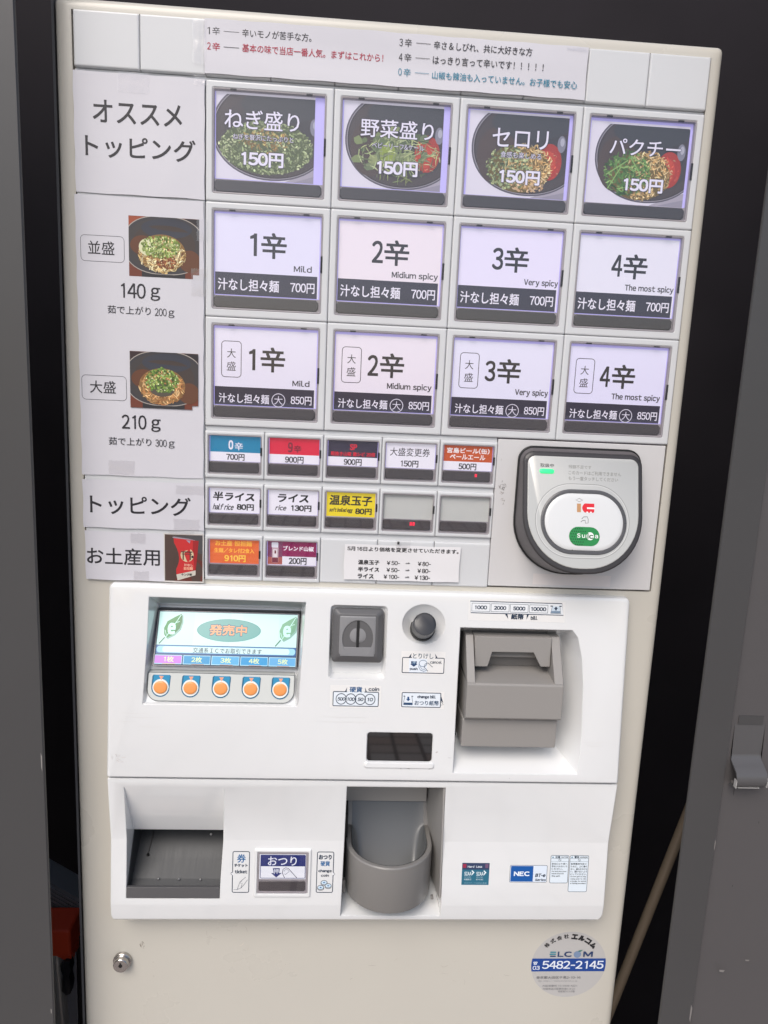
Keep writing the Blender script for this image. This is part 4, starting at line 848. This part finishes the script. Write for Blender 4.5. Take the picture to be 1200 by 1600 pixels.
def d5(a, x0, x1, y1, hd, en, jp, el):
    a.rect(x0, 608.6, x1, y1, (218, 228, 236), 1.2); a.frame(x0, 608.6, x1, y1, 1.3, .42, (60, 76, 92)); a.line([(x0, 611.4), (x1, 611.4)], .2, (86, 100, 112)); a.line([(x0, 614), (x1, 614)], .2, (86, 100, 112))
    a.poly([(x0 + 1.7, 609.3), (x0 + 2.7, 610.9), (x0 + .8, 610.9)], (90, 130, 150)); a.text(hd, x0 + 3.8, 609, x0 + 8.2, 611.1, (30, 50, 66), .03); a.text(en, x0 + 9, 609.4, x1 - .8, 610.9, (50, 60, 70), .02)
    cx = (x0 + x1) / 2; a.circ(cx, 612.7, 1.1, (60, 72, 84), w=.2, n=16); a.line([(cx - .8, 611.9), (cx + .8, 613.5)], .2, (60, 72, 84))
    y = 615.3
    for t_ in jp: a.text(t_, x0 + 1, y, x0 + 1 + min(x1 - x0 - 1.8, len(t_) * 2.0), y + 1.7, (40, 48, 56), .01, res=1); y += 2.35
    for t_ in el: a.text(t_, x0 + 1.4, y + .1, x0 + 1.4 + min(x1 - x0 - 2.4, len(t_) * .88), y + 1.4, (40, 48, 56), .03, res=1); y += 2.05
sticker("caution_label", Lo, lambda a: d5(a, 302.2, 318.2, 633.8, "注意", "CAUTION", ["取出口より奥へ", "手を入れないで", "ください。"], ["Do not put your", "hands beyond", "the exit."]), "short outlined caution sticker, left of the taller warning sticker")
sticker("warning_label", Lo, lambda a: d5(a, 319.2, 335.8, 641.8, "警告", "WARNING", ["転倒事故を防ぐ", "ために、上に乗ら", "ない、重みをかけな", "い、開けないよう", "にしてください。"], ["Do not get on top,", "swing and/or tilt", "a body, to avoid", "a falling accident."]), "tall outlined warning sticker near the right edge")
def d6(a):
    a.rect(216.2, 381.6, 297.4, 399, (226, 225, 223), .6)
    a.poly([(217.4, 383.2), (294.3, 383.2), (296, 392.9), (218.3, 392.8)], (225, 228, 231)); a.line([(217.4, 383.2), (294.3, 383.2), (296, 392.9), (218.3, 392.8)], .68, LN, True)
    for s_, p, q in (("1000", 219, 234), ("2000", 235, 250), ("5000", 251, 266), ("10000", 267.1, 282.5)):
        a.frame(p, 384.8, q, 391.4, .1, .28, LN); w = 5.1 if len(s_) == 4 else 6.4; c_ = (p + q) / 2; a.text(s_, c_ - w, 386.6, c_ + w, 389.8, LN, .045)
    a.poly([(286, 385.6), (292.6, 385.6), (293.6, 391.4), (285, 391.4)], (198, 212, 224)); a.line([(284.6, 385.4), (286.6, 385.4)], .8, LN); a.line([(292, 385.4), (294, 385.4)], .8, LN); a.line([(286.2, 385.4), (285, 391.4), (293.6, 391.4), (292.6, 385.4)], .3, LN); a.rect(285.4, 389.4, 293.2, 391.2, (120, 140, 160)); a.poly([(289.3, 385.7), (291, 387.6), (290, 387.6), (290, 388.9), (288.7, 388.9), (288.7, 387.6), (287.6, 387.6)], (20, 40, 66))
    a.poly([(246.6, 392.7), (248.8, 392.7), (249.6, 396.9)], LN); a.poly([(267, 392.7), (265.2, 392.7), (265, 397)], LN); a.text("紙幣", 252, 393, 262.5, 397.3, LN, .045); a.text("bill", 268.5, 394, 274.1, 397.2, LN, .04)
sticker("note_label", U, d6, "sticker listing 1000 2000 5000 10000 notes above the note slot")
def d7(a):
    a.rect(162.4, 426, 199, 445.4, (226, 225, 223), .5); a.rect(169, 432.2, 184, 443.8, SP, .5); a.frame(163.5, 431.4, 198.1, 444.1, .8, .68, LN); a.rect(171.2, 431, 190.4, 431.9, (226, 225, 223))
    a.poly([(170.7, 427.9), (170.2, 431.6), (168.2, 431.6)], LN); a.poly([(190.1, 427.6), (191.2, 431.6), (192.8, 431.6)], LN); a.text("とりけし", 172, 427.7, 189, 432.1, (60, 84, 100), .01)
    a.poly([(170.6, 434.4), (175.4, 434.4), (175.2, 436.6), (176, 436.8), (173, 439), (170, 436.8), (170.9, 436.6)], (30, 60, 100)); a.text("押", 171.8, 434.4, 174.3, 436.8, (180, 206, 226)); a.text("push", 169.8, 439.6, 176.3, 442.2, LN, .04); a.text("cancel", 186.4, 433.4, 196.1, 436, (60, 70, 82), .02)
    a.circ(180.6, 436, 3.2, (40, 84, 120), ry=2.7, w=.35); a.line([(177.4, 436.4), (177.2, 439), (178.6, 441.6), (181.4, 442.6), (183.6, 441.8)], .35, (40, 84, 120)); a.line([(184.8, 442.4), (181.6, 439), (182.4, 436.4), (184.6, 435.4), (188.6, 438.9)], .4, LN); a.line([(178.2, 438.4), (179.8, 440.8), (182.4, 440.9)], .3, (40, 84, 120))
sticker("cancel_label", U, d7, "outlined cancel push sticker under the round button")
def d8(a):
    a.rect(105, 455.6, 147, 474.6, (226, 225, 223), .5); a.rect(108, 461.4, 144.6, 472.8, (222, 229, 236), .5); a.frame(107.6, 461.1, 144.9, 473, .8, .68, LN); a.rect(118.8, 460.8, 133.2, 461.5, (222, 229, 236)); a.poly([(118.8, 457.3), (118.4, 461.3), (116.9, 461.3)], LN); a.poly([(133.4, 457), (134, 461.3), (135.4, 461.3)], LN)
    a.text("硬貨", 120.9, 456.7, 131.3, 461.4, (36, 84, 130), .025); a.text("coin", 136.4, 456.9, 145.3, 460, LN, .045)
    for s_, x in (("500", 114.2), ("100", 122.1), ("50", 130), ("10", 137.9)):
        a.circ(x, 467.1, 4.2, LN, w=.58, ry=4.4); w = 3.1 if len(s_) == 3 else 2.3; a.text(s_, x - w, 465.7, x + w, 468.6, LN, .03, shear=.15)
sticker("coin_label", U, d8, "sticker with four circled coin values under the coin slot")
def d9(a):
    a.rect(163, 459.4, 199.6, 474, (226, 225, 223), .5); a.rect(164.6, 461, 196.4, 472.6, (222, 229, 236), .5); a.frame(164.4, 460.8, 196.6, 472.8, .6, .68, LN); a.poly([(196.2, 461.2), (199, 469), (196.4, 466.6)], LN); a.line([(196.6, 470.8), (199.2, 470.4), (196.6, 467.4)], .34, LN)
    a.rect(165.8, 469.2, 173.4, 471.2, (40, 70, 104)); a.line([(166.6, 464), (165.9, 469)], .3, LN); a.line([(172.6, 464), (173.3, 469)], .3, LN); a.line([(165.6, 463.8), (167, 463.8)], .7, LN); a.line([(172.2, 463.8), (173.6, 463.8)], .7, LN); a.poly([(168.8, 464.2), (170.4, 464.2), (170.4, 466), (171.4, 466), (169.6, 468), (167.8, 466), (168.8, 466)], (24, 70, 120))
    a.text("change bill", 177.1, 462.7, 192.4, 465.9, LN, .04); a.text("おつり紙幣", 175, 467.2, 195.2, 471.2, (40, 70, 100), .015)
sticker("change_note_label", U, d9, "outlined change bill sticker left of the note recess")

# round service sticker (QR square left blank)
def d10(a):
    cx, cy, r = 334.4, 733.1, 35.2
    a.circ(cx, cy, r, (184, 182, 180), ry=34.6, n=64)
    cl = lambda P: P
    a.poly([(cx - math.sqrt(max(0, r * r - (y - cy) ** 2)), y) for y in (726.6, 730, 733.1, 737, 740.3)] + [(cx + math.sqrt(max(0, r * r - (y - cy) ** 2)), y) for y in (740.3, 737, 733.1, 730, 726.6)], (24, 66, 142))
    a.text("5482-2145", 309.5, 729.1, 367.7, 737.6, (224, 230, 240), .02); a.text("03", 300.8, 734.4, 307.5, 738.6, (224, 230, 240), .02)
    a.rect(301.5, 730.9, 304.3, 733.2, (224, 230, 240), .5); a.line([(300.9, 731), (301.6, 730.3), (304.4, 730.3), (305.1, 731)], .7, (224, 230, 240)); a.circ(302.9, 732.2, .5, (24, 66, 142))
    def arc(s_, th0, th1, rad, w, h, bold, shx=0):
        n_ = len(s_)
        for i, ch in enumerate(s_):
            th_ = R(th0 + (th1 - th0) * (i / (n_ - 1))); px, py = cx + rad * math.sin(th_), cy - rad * math.cos(th_)
            a.text(ch, -w / 2, -h / 2, w / 2, h / 2, (30, 30, 34), bold, fn=lambda X, Y: (px + X * math.cos(th_) - Y * math.sin(th_), py + X * math.sin(th_) + Y * math.cos(th_)))
    arc("株式会社", -47, -9, 30.2, 4.6, 4.6, .03); arc("エルコム", 6, 46, 29.6, 6.0, 5.4, .09)
    for k in range(3): a.rect(315.4 + (.6 if k != 1 else 0), 719.1 + k * 2.1, 321.4, 720.3 + k * 2.1, (40, 130, 150) if k != 2 else (30, 60, 100))
    a.text("LC", 323, 719, 336.4, 724.6, (34, 58, 100), .045); a.circ(341.6, 722, 3.5, (120, 140, 170)); a.poly([(341.4, 719), (343, 717.8), (346.4, 717.2), (344.6, 719)], (40, 120, 110)); a.text("M", 347.1, 718.9, 356.2, 724.5, (34, 58, 100), .05)
    a.text("東京都大田区千鳥2-10-16", 305, 744.9, 346.8, 747.8, (92, 92, 96)); a.text("URL　https://www.elcom-net.co.jp", 307, 749.3, 344, 751, (130, 130, 132), res=1); a.text("大阪営業所 06-6838-4221", 311.3, 754.2, 344.2, 756.3, (120, 120, 124), res=1); a.text("大阪市淀川区西中島6-8-20", 312.1, 757.4, 342.8, 759.6, (120, 120, 124), res=1); a.text("花原第7ビル5階", 326.8, 760.3, 342.5, 762.3, (120, 120, 124), res=1)
a = Art(lambda y: -1.95, .012); d10(a); a.build("service_sticker", PRINT, TM, label="round silver service sticker with blue telephone band")

# lock
b = MB(); b.tube([(-71.4, 726.6, -3), (-71.4, 726.6, .8), (-71.4, 726.6, 1.2)], [8.0, 8.0, 7.6], 36); lk = b.build("door_lock", CHROME, TM, smooth=30, label="round chrome key lock low on the door")
b = MB(); b.tube([(-71.4, 726.8, 1), (-71.4, 726.8, 5.2), (-71.4, 726.8, 5.8)], [6.7, 6.5, 6.0], 36); b.build("lock_barrel", CHROME, lk, smooth=30)
b = MB(); b.tube([(-71.4, 726.4, 5.6), (-71.4, 726.4, 6.0)], 1.7, 16); b.box(-72.1, -70.9, 723.4, 727, 5.6, 6.02); b.build("keyhole", BLACK, lk)
a = Art(-1.96); scuff(a, 40, 705, 60, 16, 16, [(196, 188, 176), (190, 182, 170)], 5, .2); scuff(a, 200, 745, 90, 22, 16, [(196, 188, 176), (188, 180, 168)], 6, .2); scuff(a, -54.5, 712, 2.6, 5, 14, [(150, 142, 130), (140, 130, 120)], 2.5, .5); a.build("scuff_mark", PRINT, TM)

# ================================================================== paper notices
def sheet(name, x0, y0, x1, y1, d, label, seed, amp=.5, mat_=PAPER):
    rx, ry = (x1 - x0), (y1 - y0)
    def wv(x, y):
        u, v = (x - x0) / rx, (y - y0) / ry
        e = math.sin(seed + u * 5.1 + v * 2.3) * .4 + math.sin(seed * 2 + v * 6.3 - u * 3.1) * .3 + math.sin(seed * 3 + u * 11) * .15 + .85
        edge = min(1, 4 * min(u, 1 - u, .25)) * .6 + .4
        return d + amp * e * edge
    t = empty(name, ((x0 + x1) / 2, y1, d)); tag(t, label, "paper notice")
    N, M_ = max(6, int(rx / 4)), max(6, int(ry / 4)); b = MB()
    for k, dz in ((0, 0), (1, -.12)):
        base = len(b.v)
        vs_ = [(x0 + rx * i / N + .25 * math.sin(seed + j * .9) * (i in (0, N)), y0 + ry * j / M_ + .2 * math.sin(seed * 2 + i * .7) * (j in (0, M_)), wv(x0 + rx * i / N, y0 + ry * j / M_) + dz) for j in range(M_ + 1) for i in range(N + 1)]
        fs_ = [(j * (N + 1) + i, j * (N + 1) + i + 1, (j + 1) * (N + 1) + i + 1, (j + 1) * (N + 1) + i) for j in range(M_) for i in range(N)]
        if k: fs_ = [tuple(reversed(f)) for f in fs_]
        b.add(vs_, fs_)
    me_parent = b.build("sheet", mat_, t, smooth=60)
    a = Art(0, .015); a.warp = lambda x, y: (x, y, wv(x, y) + .07)
    return t, a, wv
def tape(t, wv, x0, y0, x1, y1, seed=0, lab=None):
    b = MB(); N = 10; M_ = 6; rnd = random.Random(seed)
    P = [(x0 + (x1 - x0) * i / N + (rnd.uniform(-.35, .35) if i in (0, N) else 0), y0 + (y1 - y0) * j / M_ + (rnd.uniform(-.3, .3) if j in (0, M_) else 0)) for j in range(M_ + 1) for i in range(N + 1)]
    b.add([(x, y, wv(x, y) + .35 + rnd.uniform(0, .28)) for x, y in P], [(j * (N + 1) + i, (j + 1) * (N + 1) + i, (j + 1) * (N + 1) + i + 1, j * (N + 1) + i + 1) for j in range(M_) for i in range(N)], (1, 1, 1))
    b.build("tape", TAPE, t, smooth=60)
TX = (34, 32, 38)
t, a, wv = sheet("paper_notice", -.8, -39.2, 278.2, -3.4, .5, "long white paper strip explaining the spice levels, taped along the top", 1.3, .8)
for s_, b_ in (("1", (1.4, -33.6, 3.2, -29)), ("辛", (4.9, -34, 10.3, -28.8))): a.text(s_, *b_, TX)
a.rect(12.9, -31.65, 23.9, -31.4, TX); a.text("辛いモノが苦手な方。", 26, -34, 75.4, -28.8, TX, .005)
RC = (172, 34, 62); CY = (24, 122, 150)
a.text("2", 1.3, -23.7, 3.8, -19, RC, .01); a.text("辛", 4.9, -23.9, 10.4, -18.6, RC, .01); a.rect(12.9, -21.5, 23.9, -21.2, TX); a.text("基本の味で当店一番人気。まずはこれから！", 26.1, -24.4, 127.6, -19.0, RC, .005)
a.text("3", 138.8, -35.3, 141.3, -30.5, TX); a.text("辛", 142.7, -35.6, 147.9, -30.3, TX); a.rect(151, -33.4, 161.5, -33.1, TX); a.text("辛さ＆しびれ、共に大好きな方", 163.9, -35.6, 236.4, -30.2, TX, .005)
a.text("4", 138.9, -25.7, 141.5, -20.9, TX); a.text("辛", 142.8, -26, 148, -20.7, TX); a.rect(151, -23.7, 161.5, -23.4, TX); a.text("はっきり言って辛いです！！！！！", 163.7, -25.9, 245.6, -20.4, TX, .005)
a.text("0", 138.9, -15.8, 141.4, -11, CY); a.text("辛", 142.8, -16.1, 148, -10.7, CY); a.rect(151, -13.7, 161.5, -13.4, CY); a.text("山椒も辣油も入っていません。お子様でも安心", 163.8, -15.6, 271.8, -10.2, CY, .005)
a.build("lettering", PRINT, t, label="black, red and blue spice level text")
tape(t, wv, -9, -38.5, .4, -9, 3); tape(t, wv, 262, -38.2, 277.4, -35.8, 5)

t, a, wv = sheet("paper_notice", -93.6, .6, -.6, 82.6, .3, "white paper reading recommended toppings, uppermost in the left column", 2.1, .5)
a.text("オススメ", -80.1, 18.9, -16.6, 34.2, TX, .012); a.text("トッピング", -86, 42.4, -7, 57.8, TX, .012); a.build("lettering", PRINT, t)
tape(t, wv, -62, -.6, -40, 13, 11); tape(t, wv, -8, -1.5, 1, 5, 12)

def foodphoto(a, x0, y0, x1, y1, kind):
    rc = (x0, y0, x1, y1); cx, cy = (x0 + x1) / 2, (y0 + y1) / 2; w, h = x1 - x0, y1 - y0
    a.rect(x0, y0, x1 if kind == 0 else x1, y1 - 3, (112, 56, 38)); a.rect(x0, y0, x1 - 4.6, y1, (108, 54, 38)); a.rect(x0, y0 + .2, x0 + w * .28, y0 + h * .2, (150, 72, 44) if kind == 0 else (52, 36, 38)); a.rect(x0 + w * .8, y0 + .2, x1, y0 + h * .16, (40, 34, 38))
    a.rect(x0 + w * .18, y1 - h * .16, x0 + w * .8, y1, (42, 40, 44))
    rc2 = (x0, y0, x1, y1 - 2.2)
    for g, c in ((.9, (164, 156, 148)), (.3, (58, 56, 60)), (-1.5, (62, 58, 58)), (-6, (66, 56, 52))): a.poly(clip(ell(cx, cy - 1.5, w * .56 + g, h * .47 + g, 48, .82), *rc2), c)
    a.poly(clip(ell(cx + 2, y0 + 8, w * .36, 7, 30), *rc2), (56, 58, 68)); a.poly(clip(ell(x0 + 10, cy - 1, 9, 7, 24), *rc2), (96, 58, 38)); a.poly(clip(ell(x1 - 7, cy + 9, 8, 8, 24), *rc2), (98, 62, 42))
    c0, c1 = (cx - 1.5, cy + 4.2)
    a.poly(clip(ell(c0, c1, 17.5, 13.5, 40), *rc2), (132, 100, 58))
    a.strokes(inell(c0, c1 + 1, 18, 13.5, rc2), (c0 - 18, c1 - 13, c0 + 18, c1 + 15), 420, [(226, 204, 150), (206, 176, 118), (236, 222, 178), (180, 144, 88)] if kind == 0 else [(200, 152, 98), (182, 132, 80), (218, 180, 128), (158, 106, 62)], 5.0, .85, .35, 1.8)
    if kind == 0:
        a.strokes(inell(c0 + 3, c1 + 6, 8, 5.5, rc2), (c0 - 6, c1, c0 + 12, c1 + 12), 110, [(140, 84, 52), (160, 98, 60), (116, 64, 40)], 1.8, 1.1, .15, 1.2)
        a.poly(clip(ell(c0 - 11, c1 - 4, 6, 6, 20), *rc2), (214, 214, 176))
        f = inell(c0 - 1, c1 - 4.6, 14.5, 8.4, rc2)
    else: f = inell(c0, c1 - 4.2, 13, 9.6, rc2); a.poly(clip(ell(c0, c1 + 3, 9, 5, 20), *rc2), (84, 76, 66))
    a.strokes(f, (c0 - 16, c1 - 15, c0 + 16, c1 + 6), 330, ([(132, 152, 74), (112, 136, 60), (156, 172, 96), (92, 114, 50), (180, 190, 128)] if kind == 0 else [(104, 134, 56), (84, 116, 46), (130, 156, 76), (66, 94, 40), (156, 176, 100)]), 2.0, 1.3, .25, 1.6)
    a.strokes(f, (c0 - 14, c1 - 14, c0 + 14, c1 + 5), 36, [(206, 216, 150), (214, 222, 170)], 1, 1.0, .05, 1)
t, a, wv = sheet("paper_notice", -94.6, 83.9, -1.0, 291, .3, "tall white paper with two bowl photos and 140g and 210g servings", 3.7, .22)
foodphoto(a, -56, 96.8, -4.3, 139.8, 0); foodphoto(a, -56.4, 194.8, -4.9, 237.4, 1)
a.z = .02
for (y, s_) in ((112.2, "並盛"), (214.3, "大盛")):
    x = -91.2 if y < 200 else -93; a.frame(x, y, -59.4, y + 18.4, 3, .3, (60, 60, 66)); a.text(s_, -86 if y < 200 else -87, y + 3.9, -66.6 if y < 200 else -67.5, y + 13.4, TX, .004)
a.text("140", -62.2, 145.0, -44, 156.0, TX, .01); a.text("ｇ", -40.4, 147.3, -33.3, 157, TX, .01); a.text("茹で上がり", -72.3, 161.8, -40.4, 167.8, TX, .003); a.text("200", -37.4, 162.3, -28.6, 167.9, TX); a.text("ｇ", -27.2, 163.4, -22.8, 168.9, TX)
a.text("210", -63.4, 243.2, -44.6, 254.2, TX, .01); a.text("ｇ", -41, 245.8, -33.8, 255.6, TX, .01); a.text("茹で上がり", -73.5, 260.9, -41, 267, TX, .003); a.text("300", -38, 261.4, -29.2, 267.0, TX); a.text("ｇ", -27.6, 262.5, -23.2, 268, TX)
a.build("print", PRINT, t, label="two noodle bowl photographs with serving weights")
tape(t, wv, -10, 132, 1.5, 152, 21); tape(t, wv, -6, 96, 2, 112, 23); tape(t, wv, -74, 279, -54, 290, 24)

t, a, wv = sheet("paper_notice", -94.6, 294.8, -.4, 333, .3, "white paper reading toppings beside the half rice button", 4.4, .6)
a.text("トッピング", -89.2, 306.6, -10.8, 321.8, TX, .012); a.build("lettering", PRINT, t); tape(t, wv, -22, 297, .8, 304, 31); tape(t, wv, -24, 324, -4, 334, 32)
t, a, wv = sheet("paper_notice", -93.8, 336.1, -32.0, 375.8, .3, "white paper reading souvenirs, lowest in the left column", 5.2, .5)
a.text("お土産用", -92.6, 349.2, -35.3, 363.2, TX, .012); a.build("lettering", PRINT, t); tape(t, wv, -58, 336.6, -46, 345, 41); tape(t, wv, -56, 368, -44, 377, 42)
t, a, wv = sheet("photo_print", -32.2, 335.8, -.6, 376.3, .5, "small photo of a red noodle packet stuck beside the souvenir paper", 6.1, .3, mat("photo_paper", (.60, .57, .54), .25))
a.grid(-31.3, 336.8, -1.4, 375, (74, 56, 50), 8, 10); a.poly([(-31.3, 336.8), (-22, 336.8), (-22, 375), (-31.3, 375)], (78, 64, 56)); a.poly([(-10, 355), (-1.4, 358), (-1.4, 375), (-24, 375)], (92, 40, 32)); a.poly([(-25, 338), (-1.4, 337), (-1.4, 352), (-4, 352)], (72, 70, 72))
a.poly([(-25.4, 339), (-24, 338.4), (-4.4, 340.8), (-4.8, 343), (-22, 341)], (150, 140, 150)); a.poly([(-24.2, 339.6), (-4.4, 341.4), (-6.8, 366.6), (-22, 371)], (190, 42, 44)); a.poly([(-9, 341), (-4.4, 341.4), (-6.8, 366.6), (-9.4, 367.2)], (150, 30, 34)); a.poly([(-22.2, 369.6), (-6.8, 365.8), (-7, 369.8), (-21.4, 374.6)], (196, 190, 178)); a.poly([(-16, 341), (-11, 341.4), (-12, 345.4), (-15, 345)], (150, 140, 160))
a.circ(-13.6, 353.4, 5.2, (206, 186, 150), ry=5.6); a.rect(-18.4, 350.3, -9.4, 351.2, (60, 44, 40)); a.rect(-18, 352.2, -9.8, 352.8, (90, 50, 44)); a.rect(-17.2, 351, -16.2, 357.4, (80, 52, 44)); a.rect(-11.6, 351, -10.6, 357.4, (80, 52, 44)); a.rect(-10.2, 353.6, -8.6, 355.6, (40, 40, 44))
a.text("汁なし", -16, 360.4, -9, 362.6, (236, 200, 176), .02); a.text("担担麺", -16.4, 363, -9, 365.6, (236, 170, 140), .03); a.text("キング軒", -18.2, 368.4, -9.6, 370.6, (40, 40, 40), .03)
a.build("print", PRINT, t)
tape(t, wv, -28, 333.6, -8, 337.2, 51)
t, a, wv = sheet("paper_notice", 112.6, 339.6, 207.4, 369.2, 1.2, "small white price change notice listing old and new prices", 7.3, .6, mat("white_notice_paper", (.74, .73, .74), .4))
NB = (40, 38, 40)
a.text("5月16日より価格を変更させていただきます。", 114.8, 341.3, 206.0, 345.1, NB, .03)
for s_, o_, n2, y in (("温泉玉子", "￥50-", "￥80-", 352.4), ("半ライス", "￥50-", "￥80-", 358.3), ("ライス", "￥100-", "￥130-", 364)):
    a.text(s_, 124, y, 141.4 if len(s_) == 4 else 137.2, y + 4, NB, .035); a.text(o_, 147.4 if len(o_) == 4 else 145.3, y + .2, 158.2, y + 3.7, NB, .02)
    a.text("⇒", 163, y + 1, 166.8, y + 3, NB); a.text(n2, 172.9 if len(n2) == 4 else 170.8, y + .1, 183.6, y + 3.7, NB, .02)
a.build("lettering", PRINT, t); tape(t, wv, 154, 334.5, 166, 341.5, 61)
b = MB(); b.box(155.2, 157, 336.3, 338.6, 1.6, 2.3); b.build("black_dot", NOTCH, t)

bpy.data.objects.remove(tob); bpy.data.curves.remove(tcu)
for me in list(bpy.data.meshes):
    if me.users == 0: bpy.data.meshes.remove(me)
print("objects", len(bpy.data.objects), "tris", sum(len(m.loops) - 2 * len(m.polygons) for m in bpy.data.meshes))
